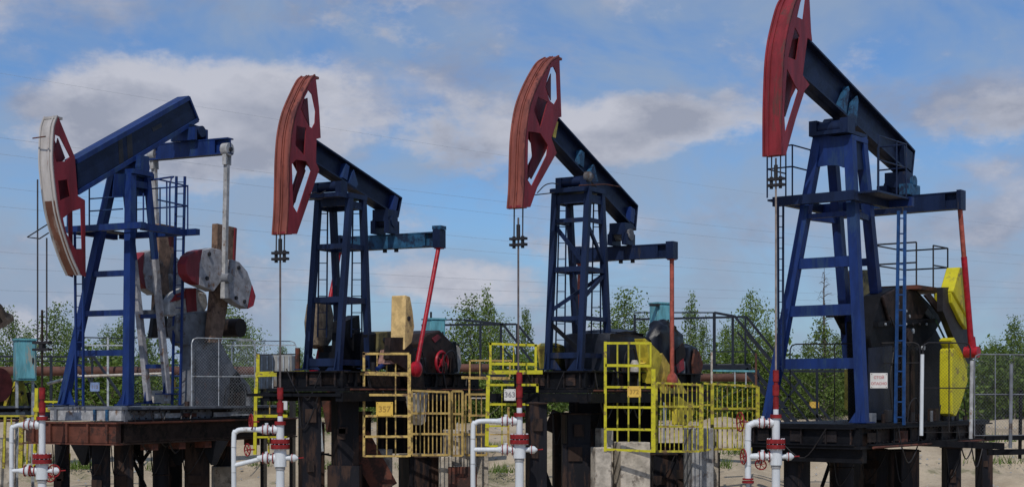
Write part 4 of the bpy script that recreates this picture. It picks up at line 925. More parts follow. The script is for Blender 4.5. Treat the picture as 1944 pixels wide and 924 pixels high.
pile(588, 748, 36, 30.9, black, 'tall blue-black pile right beside the second wellhead')
pile(655, 745, 42, 31.5, black, 'tall black pile with thick square foot under the second pumpjack tower', foot=(882, 60))
pile(600, 800, 26, 34.5, black, 'leaning dark post between the tall piles')
pile(690, 780, 26, 33.6, darkbrown, 'dark brown post behind the mustard ladder cage left side')
pile(800, 862, 70, 33.6, black, 'broad black pile below the mustard fence')
pile(1018, 762, 34, 31.0, black, 'black pile just right of the third wellhead')
pile(1093, 782, 46, 31.8, black, 'wide blue-black pile under the third pumpjack tower', foot=(842, 52))
pile(1060, 782, 20, 33.2, darkbrown, 'brown rear pile between two black piles')
pile(1125, 782, 26, 34.2, black, 'black rear pile beside the rough concrete pier')
pile(1255, 858, 46, 33.6, black, 'dark pile below the bright yellow fence')
pile(1290, 858, 44, 34.8, black, 'dark pile left of the sloping grey concrete pier')
pile(1361, 858, 10, 33.6, dark, 'thin dark post right of the pale pier')
pile(1513, 852, 50, 31.6, black, 'thick black round pile beside the rightmost wellhead', True)
pile(1598, 856, 46, 32.2, black, 'thick dark round pile below the right pumpjack tower', True)
pile(1650, 850, 52, 34.5, black, 'dark square pile in shade below the small red and white notice')
pile(1714, 852, 44, 33.2, black, 'dark square pile below the white fence post')
pile(1806, 846, 28, 34.4, black, 'narrow black pile below the yellow weights')
pile(1868, 846, 24, 35.2, black, 'narrow black pile nearest the right edge')
pile(1692, 856, 9, 33.0, darkbrown, 'thin brown post left of the white fence post line')
G_ = 'support piles and piers'
pile(1141, 848, 32, 31.15, concrete, 'rough pale concrete pier left of the yellow ladder cage foot', name='concrete_pier')
pile(1147, 812, 26, 31.7, concrete, 'small upper concrete block standing behind the rough pale pier', name='concrete_pier')
pile(1198, 838, 58, 31.7, concrete, 'broad cracked concrete pier below the yellow ladder cage', name='concrete_pier')
pile(1326, 812, 44, 32.6, concrete_g, 'tall grey concrete pier behind the yellow fence post', name='concrete_pier')
pile(1350, 812, 22, 33.4, concrete, 'narrow sand-coloured pier beside the tall grey pier', name='concrete_pier')
pile(724, 852, 42, 32.8, concrete_g, 'round grey pier foot below the mustard ladder cage', True, name='concrete_pier')
pile(868, 815, 46, 33.0, concrete, 'pale concrete pier behind the mustard fence corner', name='concrete_pier')
pile(845, 866, 24, 32.6, concrete, 'short pale pier below the mustard fence', name='concrete_pier')
pile(424, 884, 40, 34.4, concrete, 'pale concrete block under the pile left of the second riser', name='concrete_pier')
pile(12, 830, 34, 33.0, concrete, 'pale concrete block at the left edge of the photo', name='concrete_pier')
pile(915, 800, 22, 36, concrete, 'slim pale pier seen behind the third riser pipe', name='concrete_pier')

for px, y0, y1, wp, Y, lb in ((1165, 762, 852, 170, 35.2, 'added black panel filling the dark interior under the third pumpjack deck behind the yellow ladder cage'), (655, 752, 772, 170, 35, 'added black panel strip filling the dark space under the second pumpjack deck'),
                          (1290, 840, 960, 100, 37.2, 'added dark panel filling the dark space low behind the grey concrete pier'), (790, 745, 860, 150, 36, 'added black panel filling the dark space behind the mustard fence')):
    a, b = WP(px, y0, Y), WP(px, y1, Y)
    o = MB().box((a.x, Y, (a.z+b.z)/2), (wp/F*Y, .1, a.z-b.z)).build('dark_fill_panel', black, None); tag(o, lb, 'dark panel')  # black panels added to stand in for the shaded dark under the decks
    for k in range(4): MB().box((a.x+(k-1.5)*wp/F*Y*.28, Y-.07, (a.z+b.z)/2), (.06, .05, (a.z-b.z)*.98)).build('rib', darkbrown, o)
def sub_frame():
    K = K1; z0 = K.zat(1.3, .5, 772)-.305
    r = thing('pile_cap_frame', 'rusty steel sub-frame on piles under the leftmost whole pumpjack', 'steel frame', (K.X0, K.Y0, 0), K.root.rotation_euler.z)
    S = lambda n, u0, u1, v0, v1, za, zb, m, p=r: MB().box(K.P((u0+u1)/2, (v0+v1)/2, (za+zb)/2), (u1-u0, v1-v0, zb-za)).build(n, m, p)
    b = S('front_beam', .85, 1.0, -1.25, 1.15, z0-.42, z0-.03, rust)
    S('top_flange', .8, 1.1, -1.3, 1.2, z0-.03, z0-.002, rust, b); S('bottom_flange', .8, 1.1, -1.3, 1.2, z0-.46, z0-.43, rust, b)
    for v in (-1.0, -.55, -.1, .45, .95): S('stiffener', .79, .85, v-.025, v+.025, z0-.42, z0-.04, rust, b)
    b = S('side_beam', 1.1, 7.1, 1.02, 1.15, z0-.42, z0-.03, darkbrown)
    S('top_flange', 1.1, 7.2, .95, 1.22, z0-.03, z0-.002, rust, b); S('bottom_flange', 1.1, 7.2, .95, 1.22, z0-.46, z0-.43, darkbrown, b)
    for k in range(6): S('cap_block', 1.9+.9*k, 2.1+.9*k, .9, 1.2, z0-.60, z0-.462, rust)
    S('side_beam', 1.1, 7.1, -1.2, -1.07, z0-.42, z0-.03, darkbrown); S('rear_beam', 7.1, 7.25, -1.2, 1.15, z0-.42, z0-.03, darkbrown)
    for k in range(5): S('cross_beam', 2+1.0*k, 2.12+1.0*k, -1.05, 1.0, z0-.40, z0-.05, darkbrown)
    return r
sub_frame()
def braces(pts, label, m=black, w=.07, name='pile_brace', Y=33):
    o = None
    for a, b in pts:
        q = MB().bar(WP(*a, Y), WP(*b, Y), w).build(name if o is None else 'brace_bar', m, o)
        if o is None: tag(q, label, 'brace')
        o = o or q
braces([((240, 836), (268, 880)), ((268, 878), (286, 852)), ((250, 868), (276, 924))], 'dark diagonal bars in the opening below the rusty sub-frame')
braces([((1068, 860), (1110, 950))], 'black diagonal strut rising left toward the third wellhead', w=.16, Y=32.6)
braces([((1020, 862), (1052, 950))], 'black diagonal strut behind the third wellhead casing', w=.14, Y=32.2)
braces([((1555, 850), (1575, 880)), ((1575, 880), (1560, 924))], 'dark bent bracing between two round piles', w=.07, Y=33)
braces([((570, 852), (640, 866)), ((566, 880), (612, 862))], 'thin dark bars crossing low between the tall piles', w=.04)
for x, y, w_, lb in ((160, 836, 60, 'triangular dark knee plate under the left end of the rusty sub-frame'), (245, 836, 70, 'triangular dark knee plate at the corner of the rusty sub-frame'), (338, 836, 60, 'triangular dark knee plate between slim round pile and wide pile'), (405, 836, 56, 'triangular dark knee plate left of the second riser')):
    Y = 33.1; o = MB().prism([WP(x-w_/2, y, Y), WP(x+w_/2, y, Y), WP(x+5, y+46, Y), WP(x-5, y+46, Y)], (0, .08, 0)).build('knee_plate', black, None); tag(o, lb, 'steel plate')
def tank():
    Y = 36.5; p = WP(528, HZ, Y); r = thing('storage_tank', 'pale grey ribbed tank behind the yellow landing by the second wellhead', 'tank', (p.x, Y, 0)); zt, zb = WP(0, 674, Y).z, WP(0, 738, Y).z
    b = MB().box((0, 0, (zt+zb)/2), (62/F*Y, .8, zt-zb)).build('tank_wall', mat('pale grey sheet', (.30, .30, .29), .6, (.18, .14, .11), .3, 3, streak=True), r, bevel=.02)
    for k in range(6): MB().box(((k-2.5)*.13, -.42, (zt+zb)/2), (.03, .03, zt-zb-.04)).build('rib', galv, b)
    for k in (-1, 1): MB().box((k*.35, 0, zb/2), (.08, .5, zb)).build('leg', dark, r)
tank()
def scrap(px, py, w_, h_, Y, rot, m, label, name='scrap_plate'):
    tag(MB().box(WP(px, py, Y), (w_, .06, h_), Matrix.Rotation(rot, 3, 'Y')).build(name, m, None, bevel=.01), label, 'steel plate')
scrap(705, 878, .55, 1.3, 32.2, -.5, rust, 'large rusty plate leaning below the mustard ladder cage')
scrap(632, 780, .42, .9, 33.5, -.15, rust, 'rusty plate hanging in shade behind the tall pile with square foot')
scrap(878, 905, .62, .45, 32.4, 0, rust, 'rusty box plate standing below the mustard fence corner')
scrap(1052, 800, .3, .5, 34, .4, darkbrown, 'dark brown plate hanging below the third pumpjack')
o = MB().tube([WP(236, 818, 31), WP(235, 826, 31), WP(232, 836, 31), WP(236, 840, 31)], [.03, .06, .055, .02], 8).build('white_rag', white, None, smooth_=True); tag(o, 'small white rag tied to the rusty sub-frame', 'rag')

# ================================================================== yellow access ladders and fences
def frame(name, label, cat, Y, m, bars, group=None, yaw=0.0, pivot=None):
    """bars: (name, x0, y0, x1, y1, thickness in px[, depth offset])"""
    px0 = pivot or bars[0][1]; org = WP(px0, HZ, Y); org.z = 0
    r = thing(name, label, cat, org, 0, group)
    for b in bars:
        n, x0, y0, x1, y1, th = b[:6]; dy = b[6] if len(b) > 6 else 0; mm = b[7] if len(b) > 7 else m
        Ya, Yb = Y+dy+yaw*(x0-px0)/F*Y, Y+dy+yaw*(x1-px0)/F*Y
        MB().bar(WP(x0, y0, Ya)-org, WP(x1, y1, Yb)-org, (th*.88 if th > 3 else th*.8)/F*Y, side=None).build(n, mm, r)
    return r
# mustard ladder cage in front of the second pumpjack
b = [('stile', 691, 668, 691, 866, 5), ('stile', 777, 672, 777, 866, 7)]
b += [('rail', 689, 671, 777, 671, 5), ('platform_edge', 640, 707, 777, 710, 8)]
b += [('rung', 691, y, 777, y, 5) for y in (749, 789, 828)] + [('rung', 691, 865, 777, 865, 4)]
b += [('cage_bar', x, 672, x, 864, 3, .75, mustard) for x in (716, 734, 751)]
frame('ladder_cage', 'mustard yellow ladder cage with orange sign in front of the second pumpjack', 'ladder', 31.0, mustard, b, 'ladder cages beside the pumpjacks')
# mustard fence
def fence(name, label, x0, x1, yt, yb, rails, nb, Y, m, post=(5, 5), tb=2.6, yaw=0.0, group='barred fences', slope=0):
    f = lambda x: slope*(x-x0)
    b = [('post', x0, yt, x0, yb, post[0]), ('post', x1, yt+f(x1), x1, yb, post[1])]
    b += [('rail', x0, y+(f(x0) if y == yt else 0), x1, y+(f(x1) if y == yt else 0), 4.5) for y in (yt,)+rails+(yb,)]
    b += [('fence_bar', x0+(x1-x0)*k/(nb+1), yt, x0+(x1-x0)*k/(nb+1), yb, tb, .03) for k in range(1, nb+1)]
    return frame(name, label, 'fence', Y, m, b, group, yaw)
must2 = mat('weathered mustard paint', (.42, .29, .09), .6, (.22, .14, .06), .35, 5)
fence('bar_fence', 'weathered mustard bar fence right of the mustard ladder cage', 782, 853, 741, 863, (784, 823), 8, 31.8, must2, (4, 5), slope=.04)
fence('bar_fence', 'narrow mustard fence panel standing before a pale concrete pier', 858, 878, 742, 864, (785, 824), 2, 32.0, must2, (5, 5))
fence('bar_fence', 'mustard bar fence running behind the third white riser', 884, 924, 748, 863, (788, 824), 3, 32.4, must2, (4, 4))
# mustard platform far side left of third wellhead
frame('platform_railing', 'low mustard platform railing behind the bright yellow ladder left of the third wellhead', 'railing', 34.5, mustard,
      [('rail', 892, 684, 972, 684, 3.5), ('post', 892, 684, 892, 714, 3.5), ('post', 968, 684, 968, 714, 3.5), ('platform_edge', 876, 716, 968, 718, 6), ('post', 911, 684, 911, 714, 3), ('post', 891, 720, 891, 800, 4), ('rail', 892, 755, 925, 755, 3, 0, palegrey), ('post', 965, 772, 965, 850, 5), ('rail', 930, 824, 966, 824, 3), ('rail', 930, 848, 966, 848, 3)])
# bright yellow ladder at third wellhead
b = [('post', 931, 650, 931, 706, 5), ('post', 1017, 654, 1017, 706, 5), ('rail', 928, 652, 1020, 655, 5), ('rail', 931, 690, 1016, 691, 6), ('platform_edge', 928, 706, 1030, 706, 8.5),
     ('stile', 927, 712, 924, 846, 8), ('rung', 926, 730, 976, 730, 5), ('rung', 988, 730, 1022, 730, 5), ('post', 1020, 728, 1020, 744, 5), ('rung', 925, 767, 1004, 767, 5), ('rung', 924, 808, 966, 808, 3.5), ('rung', 922, 846, 945, 846, 4),
     ('cage_bar', 955, 655, 955, 700, 3, .5), ('cage_bar', 975, 655, 975, 700, 3, .5), ('cage_bar', 953, 730, 953, 845, 2.5, .5), ('cage_bar', 1000, 692, 1000, 704, 3, .5)]
frame('ladder_cage', 'bright yellow ladder landing behind the third wellhead rod', 'ladder', 30.8, yellow, b, 'ladder cages beside the pumpjacks')
# bright yellow ladder cage right
b = [('stile', 1149, 648, 1149, 856, 6), ('stile', 1240, 700, 1240, 858, 9), ('stile', 1235, 650, 1235, 695, 4), ('rail', 1149, 651, 1235, 651, 5), ('rail', 1149, 693, 1236, 694, 6)]
b += [('rung', 1149, y, 1240, y+1, 5) for y in (734, 772, 814)] + [('rung', 1146, 852, 1236, 856, 5)]
b += [('cage_bar', x, 654, x, 852, 3.5, .7, mat('greenish yellow paint', (.42, .38, .03), .5)) for x in (1172, 1193, 1214)]
frame('ladder_cage', 'bright yellow ladder cage with small orange sign below the third pumpjack beam', 'ladder', 31.0, yellow, b, 'ladder cages beside the pumpjacks')
yel2 = mat('older yellow paint', (.42, .37, .03), .55, (.17, .11, .04), .4, 7)
fence('bar_fence', 'bright yellow bar fence right of the yellow ladder cage', 1246, 1331, 726, 856, (771, 809), 9, 31.6, yel2, (5, 9), tb=2.4, slope=.05)
fence('bar_fence', 'yellow bar fence panel left of the rightmost wellhead', 1352, 1438, 728, 852, (775, 812), 8, 33.0, yel2, (7, 8), slope=.06)
frame('fence_link', 'short yellow rails joining the two yellow fences', 'fence', 32.2, yel2, [('rail', 1336, 727, 1350, 728, 4), ('rail', 1336, 768, 1350, 768, 4), ('rail', 1336, 855, 1350, 852, 4), ('fence_bar', 1343, 728, 1343, 852, 2.5)])
frame('fence_link', 'row of yellow bars closing the ladder cage right side', 'fence', 31.3, yel2, [('rail', 1246, 856, 1240, 856, 4), ('fence_bar', 1251, 700, 1251, 856, 3)]) if False else None
# yellow ladder between first and second pumpjack
b = [('post', 490, 671, 490, 706, 7), ('stile', 486, 736, 484, 862, 7), ('post', 488, 706, 487, 745, 6), ('platform_edge', 488, 710, 578, 708, 11), ('rung', 488, 752, 548, 752, 5), ('rung', 488, 789, 546, 789, 6), ('rung', 488, 829, 546, 829, 4), ('rail', 490, 673, 562, 672, 3, 0, dark), ('cage_bar', 510, 830, 510, 860, 4, .5), ('cage_bar', 512, 745, 512, 785, 3, .5, must2)]
frame('ladder_cage', 'bright yellow ladder and landing left of the second wellhead', 'ladder', 32.2, yellow, b, 'ladder cages beside the pumpjacks')
b = [('fence_bar', 576, 772, 583, 860, 6, 0, yellow), ('fence_bar', 588, 775, 590, 858, 3), ('fence_bar', 597, 775, 600, 858, 3), ('fence_bar', 606, 778, 612, 856, 6, 0, galv), ('rail', 570, 862, 625, 860, 2, 0, dark)]
frame('bar_fence', 'yellow and pale bars seen between two tall black piles', 'fence', 33.8, yel2, b, 'barred fences')
# left edge yellow ladder and slats
b = [('stile', 70, 736, 66, 885, 7), ('platform_edge', 64, 777, 112, 777, 9), ('rail', 76, 762, 112, 762, 4), ('cage_bar', 82, 762, 82, 780, 3, .1), ('cage_bar', 101, 762, 101, 780, 3, .1)]
frame('ladder_cage', 'bright yellow ladder behind the leftmost wellhead', 'ladder', 31.8, yellow, b, 'ladder cages beside the pumpjacks')
b = [('rail', -20, 789, 68, 789, 4)] + [('fence_bar', x, 790, x-3, 888, t_) for x, t_ in ((-12, 4), (10, 5), (22, 3), (42, 9), (54, 4))]
frame('bar_fence', 'olive yellow bar fence at the lower left edge', 'fence', 32.4, yel2, b, 'barred fences')
frame('bar_fence', 'thin yellow bar right of the leftmost wellhead', 'fence', 34, yel2, [('fence_bar', 132, 860, 130, 915, 4)], 'barred fences')

# ================================================================== signs
def sign(px, py, wp, hp, Y, m, label, lines, mi, size, bev=.01):
    p = WP(px, py, Y); w_, h_ = wp/F*Y, hp/F*Y
    r = thing('sign', label, 'sign', p)
    MB().box((0, 0, 0), (w_, .012, h_)).build('plate', m, r, bevel=.004)
    for s_, dz in lines: text(s_, size, mi, r, (0, -.0085, dz*h_), bold=.002)
    for sx in (-1, 1):
        for sz in (-1, 1): MB().cyl((sx*w_*.42, -.006, sz*h_*.42), (sx*w_*.42, -.012, sz*h_*.42), .008, 6).build('screw', dark, r)
sign(968, 749, 22, 22, 30.6, sign_w, 'small white sign reading 363 beside the third wellhead', [('363', 0)], ink, .15)
sign(730, 776, 32, 27, 30.93, sign_y, 'orange sign on the mustard ladder cage', [('357', -.02)], inky, .17)
sign(1204, 743, 26, 21, 30.93, sign_y, 'smaller orange sign on the bright yellow ladder cage', [('372', -.02)], inky, .13)
sign(1668.5, 722, 33, 29, 31.2, sign_w, 'white notice with red lettering beside the right pumpjack tower leg', [('СТОЙ', .2), ('ОПАСНО', -.2)], redink, .075)
sign(180, 734, 18, 17, 37, sign_b, 'pale blue sign seen between the left pumpjack legs', [('112', 0)], ink, .11)
sign(323, 729, 22, 20, 33.5, sign_y, 'orange yellow plate behind the blue ladder of the left pumpjack', [], inky, .1)
sign(1546, 768, 18, 12, 40, sign_y, 'small orange plate low on the far stairs', [], inky, .1)
# white plates and boxes near wellhead 2
o = tag(MB().box(WP(541, 764, 33.5), (.12, .1, .32)).build('meter_box', white, None, bevel=.01), 'small white meter box behind the second wellhead stem', 'box')
o = tag(MB().box(WP(348, 757, 34.2), (.22, .2, .38)).build('junction_box', dirty_white, None, bevel=.01), 'dirty white box on the deck behind the left pumpjack ladder', 'box')
o = tag(MB().box(WP(308, 753, 34.0), (.42, .3, .3)).build('junction_box', palegrey, None, bevel=.01), 'low pale grey box on the left pumpjack deck', 'box')

# ================================================================== chain link fences
def mesh_panel(org, A, B, z0, z1, step=.075, wr=.0012):
    """diagonal wires of a chain link panel as thin bars"""
    A, B = Vector(A), Vector(B); d = (B-A); Lh = d.length; d.normalize(); H = z1-z0; mb = MB()
    n = int((Lh+H)/step)
    for s_ in (1, -1):
        for k in range(n):
            t0 = k*step - (H if s_ == 1 else 0)
            pts = []
            for zz in (0, H):
                pts.append((t0 + (zz if s_ == 1 else -zz), zz))
            (ta, za), (tb, zb) = pts
            # clip to the panel
            def clip(t, z, t2, z2):
                if t < 0: z += (0-t)/(t2-t)*(z2-z); t = 0
                if t > Lh: z += (Lh-t)/(t2-t)*(z2-z); t = Lh
                return t, z
            if max(ta, tb) <= 0 or min(ta, tb) >= Lh: continue
            a = clip(ta, za, tb, zb); b_ = clip(tb, zb, ta, za)
            if (Vector(a)-Vector(b_)).length < .03: continue
            mb.bar(A+d*a[0]+Vector((0, 0, z0+a[1]))-org, A+d*b_[0]+Vector((0, 0, z0+b_[1]))-org, wr*2)
    return mb
def chain_fence(label, x0, x1, yt, yb, Y0, Y1, m_=galv, mids=(), rad=.12, hr=None, wire=True, r=.016, mw=None):
    a, b = WP(x0, HZ, Y0), WP(x1, HZ, Y1); zt = WP(x0, yt, Y0).z; zb = WP(x0, yb, Y0).z
    org = Vector((a.x, a.y, 0)); a.z = b.z = 0; d = (b-a).normalized()
    rt = thing('chain_link_fence', label, 'fence', org, 0, 'chain link fence panels')
    A, B = a-org, b-org; up = lambda p, z: p+Vector((0, 0, z))
    c = [up(A, zb), up(A, zt-rad), up(A+d*rad*.3, zt-rad*.3), up(A+d*rad, zt), up(B-d*rad, zt), up(B-d*rad*.3, zt-rad*.3), up(B, zt-rad), up(B, zb)]
    MB().tube(c, r, 7, closed=True).build('frame', m_, rt, smooth_=True)
    for f_ in mids: tubeo('upright', [up(A+(B-A)*f_, zb), up(A+(B-A)*f_, zt)], r*.8, m_, rt, 6)
    if hr: 
        zz = WP(x0, hr, Y0).z; tubeo('rail', [up(A, zz), up(B, zz)], r*.8, m_, rt, 6)
    if wire:
        o = mesh_panel(Vector((0, 0, 0)), A, B, zb+.01, zt-.02).build('wire_mesh', mw or m_, rt); o['kind'] = 'stuff'
    return rt
chain_fence('rounded chain link panel before the grey gearbox stand', 364, 484, 641, 788, 33.2, 34.2, mids=(.42,), hr=714)
chain_fence('chain link panel left of the grey gearbox stand behind blue ladder', 250, 352, 640, 786, 33.6, 33.9, mids=(), hr=712)
chain_fence('far chain link panel with rounded corner above the yellow landing', 440, 562, 646, 712, 37, 37.5, mids=(.5,), r=.013)
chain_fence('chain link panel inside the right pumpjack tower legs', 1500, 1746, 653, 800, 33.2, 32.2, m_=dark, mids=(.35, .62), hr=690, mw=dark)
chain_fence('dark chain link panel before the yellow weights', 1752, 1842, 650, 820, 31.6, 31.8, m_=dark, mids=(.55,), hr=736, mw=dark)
chain_fence('chain link panel nearest the right edge', 1850, 1962, 672, 826, 32.0, 32.4, m_=grey, mids=(.35,), hr=748, mw=grey)
for px, y0, y1, Y, m_, lb in ((1749, 672, 826, 31.3, white, 'white fence post left of the yellow lower weight'), (1843, 684, 832, 31.3, dirty_white, 'chipped white fence post right of the yellow lower weight'),
                          (1918, 690, 850, 31.9, grey, 'grey fence post near the right edge'), (1936, 740, 870, 33, black, 'black fence post nearest the right edge')):
    b = WP(px, y1, Y); t = WP(px+2, y0, Y); tag(MB().cyl(b, t, .04, 10).build('fence_post', m_, None, smooth_=True), lb, 'post', 'round posts at the right deck')
frame('side_platform', 'black side platform beams reaching the right edge below the fence', 'platform', 32.6, black,
      [('beam', 1870, 830, 1975, 830, 10), ('beam', 1700, 838, 1905, 846, 14), ('beam', 1875, 858, 1975, 856, 12), ('rail', 1860, 748, 1960, 748, 5, 2.5), ('post', 1962, 740, 1962, 870, 6)])
for Y_, x0, y0 in ((34.6, 357, 664),):
    tag(MB().cyl(WP(357, 650, 34), WP(357, 790, 34), .05, 8).build('fence_post', rust, None, smooth_=True), 'rusty brown post between the two chain link panels at left', 'post')
tag(MB().cyl(WP(565, 660, 33), WP(565, 735, 33), .055, 8).build('fence_post', rust, None, smooth_=True), 'rusty brown post left of the second pumpjack base', 'post')

# ================================================================== walkways, stairs, cabinets behind
def stairs(org, top, bot, n, m, r, wdt=.7):
    for k in range(n):
        t = (k+.5)/n; p = top+(bot-top)*t; MB().box(p-org, (.26, wdt, .03)).build('tread', m, r)
b = [('rail', 1203, 593, 1356, 593, 3, 1.2), ('rail', 1203, 606, 1416, 601, 4.5), ('rail', 1356, 593, 1395, 600, 5, .6), ('post', 1205, 596, 1205, 700, 5), ('post', 1356, 592, 1356, 702, 6), ('post', 1391, 600, 1391, 702, 5), ('post', 1415, 600, 1415, 702, 4, 1.0),
     ('rail', 1356, 667, 1420, 667, 3), ('deck_beam', 1160, 697, 1425, 697, 10), ('hand_rail', 1394, 599, 1560, 800, 5), ('hand_rail', 1416, 600, 1575, 795, 5, 1.0), ('mid_rail', 1400, 630, 1535, 800, 4), ('mid_rail', 1418, 634, 1560, 798, 4, 1.0),
     ('stringer', 1415, 700, 1500, 806, 10), ('stringer', 1430, 700, 1515, 806, 8, 1.0), ('post', 1551, 700, 1551, 800, 5), ('rail', 1480, 704, 1612, 704, 5, 1.5), ('post', 1440, 700, 1440, 790, 4, .5), ('post', 1300, 700, 1300, 860, 6), ('brace', 1470, 790, 1520, 720, 4)]
wk = frame('walkway', 'black walkway with stairs descending right behind the third and fourth pumpjacks', 'walkway', 40, blackrail, b, 'black walkways behind the pumpjacks')
stairs(wk.location, WP(1425, 705, 40.5), WP(1508, 800, 40.5), 9, blackrail, wk)
tubeo('deck_plate', [WP(1160, 692, 40.5)-wk.location, WP(1425, 692, 40.5)-wk.location], .03, blackrail, wk)
b = [('rail', 800, 606, 880, 607, 3, 1.2), ('rail', 800, 617, 980, 615, 4.5), ('rail', 880, 607, 955, 615, 5), ('post', 912, 612, 912, 712, 5), ('post', 951, 614, 951, 712, 5), ('post', 981, 614, 981, 712, 4, 1.0), ('hand_rail', 954, 614, 1030, 712, 5), ('hand_rail', 983, 616, 1060, 712, 5, 1.0),
     ('mid_rail', 955, 660, 1000, 716, 4), ('deck_beam', 770, 712, 960, 714, 9), ('stringer', 950, 712, 1010, 790, 8), ('post', 850, 712, 850, 860, 6)]
wk = frame('walkway', 'black walkway and stairs left of the third wellhead rod behind yellow landing', 'walkway', 40, blackrail, b, 'black walkways behind the pumpjacks')
stairs(wk.location, WP(965, 718, 40.5), WP(1010, 780, 40.5), 6, blackrail, wk)
b = [('rail', -30, 676, 180, 677, 4), ('rail', -30, 684, 176, 686, 3, 1), ('post', 97, 676, 97, 766, 5), ('post', 175, 680, 175, 730, 4), ('hand_rail', 179, 678, 246, 776, 5), ('mid_rail', 150, 690, 200, 770, 4), ('deck_beam', -30, 770, 180, 772, 8), ('rail', 160, 640, 240, 642, 3, 4)]
wk = frame('walkway', 'black walkway behind the leftmost pumpjack tower with short stair rail', 'walkway', 40, blackrail, b, 'black walkways behind the pumpjacks')
frame('rail_stand', 'turquoise and rust railing piece above the yellow fence', 'railing', 37, galv, [('rail', 1352, 703, 1434, 704, 4, 0, teal), ('post', 1351, 668, 1351, 730, 4, 0, palegrey), ('post', 1435, 670, 1435, 730, 4, 0, rustpipe), ('post', 1395, 704, 1395, 735, 3), ('post', 1416, 704, 1416, 735, 3)])
def cabinet(label, x0, x1, xm, y0, y1, Y, legs, ant=None, group=None):
    p = WP((x0+x1)/2, HZ, Y); w_ = (x1-x0)/F*Y; zt, zb = WP(0, y0, Y).z, WP(0, y1, Y).z
    r = thing('control_cabinet', label, 'cabinet', (p.x, p.y, 0), .5, 'turquoise control cabinets')
    s_ = w_/1.36; Wd = s_*1.0
    bd = MB().box((0, 0, (zt+zb)/2), (Wd, Wd*.95, zt-zb)).build('body', teal, r, bevel=.012)
    MB().box((0, 0, zt+.02), (Wd*1.12, Wd*1.08, .04)).build('roof', teal, r)
    MB().box((0, -Wd*.475-.012, (zt+zb)/2), (Wd*.86, .018, (zt-zb)*.9)).build('door', teal, r, bevel=.006)
    MB().box((Wd*.3, -Wd*.475-.03, (zt+zb)/2), (.03, .03, .12)).build('handle', dark, r)
    for sx in (-1, 1): MB().box((sx*Wd*.4, 0, zb/2), (.06, .06, zb)).build('leg', galv, r)
    if ant: tubeo('conduit', [(0, .2, zt), (0, .2, zt+ant)], .03, dark, r)
    return r
cabinet('turquoise control cabinet at the left edge above a yellow crank', 22, 72, 50, 646, 722, 34, 1)
cabinet('small turquoise cabinet behind the scarlet pitman of the second pumpjack', 803, 846, 822, 607, 660, 39, 1, .22)
c3 = cabinet('tall turquoise cabinet with rusty patch behind the third pumpjack', 1233, 1272, 1250, 577, 645, 39, 1)
MB().box((-.12, -.30, WP(0, 624, 39).z), (.2, .03, .12)).build('rusty_patch', salmon, c3)
MB().box((-.3, -.2, WP(0, 580, 39).z), (.25, .12, .06)).build('lamp_bracket', dark, c3)

def pipeline(label, x0, x1, y, Y, m, r=.12, y1=None):
    a, b = WP(x0, y, Y), WP(x1, y1 or y, Y); o = MB().cyl(a, b, r, 12).build('pipe', m, None, smooth_=True); tag(o, label, 'pipe', 'pipes running behind the pumpjacks')
pipeline('long brown rusty pipe running behind the left two pumpjacks', -60, 560, 704, 44, rustpipe, .14)
pipeline('brown rusty pipe behind the mustard platform railing', 780, 930, 698, 44, rustpipe, .12)
pipeline('brown rusty pipe behind the yellow fence and turquoise rail', 1330, 1440, 716, 44, rustpipe, .12)
pipeline('thin pale bent pipe behind the left pumpjack leg', 90, 150, 728, 38, palegrey, .04, 712)
pipeline('thin pale pipe crossing behind the left tower', 150, 330, 714, 38, palegrey, .035, 708)
frame('pipe_support', 'pale thin posts carrying the brown pipe at left', 'post', 43.5, galv, [('post', 205, 640, 205, 800, 4), ('post', 250, 650, 250, 800, 3), ('rail', 160, 655, 250, 655, 3), ('post', 440, 656, 440, 800, 3), ('rail', 430, 655, 560, 655, 2.5)])

# ================================================================== pumpjack beyond the left edge
K0 = Pump(-380, 30, 26, 'pumpjack cut by the left edge, only dusty brown weight and yellow guard showing')
def pump0(K):
    r = K.root; r['group'] = 'pumping units in the row'
    skip = ('equalizer_beam', 'tail_bearing', 'tail_bracket', 'tail_pin', 'crank', 'pitman_arm', 'stand_plate', 'gearbox_stand', 'gearbox', 'support_bracket', 'stand_rib')
    for ch in list(r1.children):
        if ch.name.split('.')[0] in skip: continue
        c = ch.copy(); C.objects.link(c); c.parent = r
        for g in ch.children:
            d = g.copy(); C.objects.link(d); d.parent = c
    ck = K.tr('crank', [(-60, 560), (-20, 575), (6, 610), (-30, 640)], 1.0, .15, darkbrown)
    K.tr('counterweight', [(-50, 555), (-10, 565), (6, 580), (12, 592), (26, 597), (28, 608), (8, 622), (-14, 628), (-50, 620)], 1.0, .3, mat('dusty brown weight', (.15, .11, .08), .7, (.3, .25, .2), .3, 5), ck, bevel=.02)
    K.tr('yellow_crank_guard', [(34, 725), (44, 718), (50, 740), (56, 776), (24, 776)], .9, .35, ochre and yel2, r, bevel=.01)
    p = K.V(42, 746, .9); MB().cyl(p, p+K.P(0, .03, 0), .03, 8).build('guard_bolt', dark, r)
    p = K.V(-4, 730, .95); MB().cyl(p+K.P(0, -.1, 0), p+K.P(0, .06, 0), .38, 24).build('drive_wheel', mat('dark red wheel', (.10, .02, .02), .5), r, smooth_=True)
    K.tr('gearbox', [(-80, 690), (10, 700), (34, 740), (34, 776), (-80, 776)], .6, 1.2, black, bevel=.03)
    K.tr('motor_skid', [(-100, 778), (66, 778), (66, 792), (-100, 792)], .85, 1.4, black)
pump0(K0)

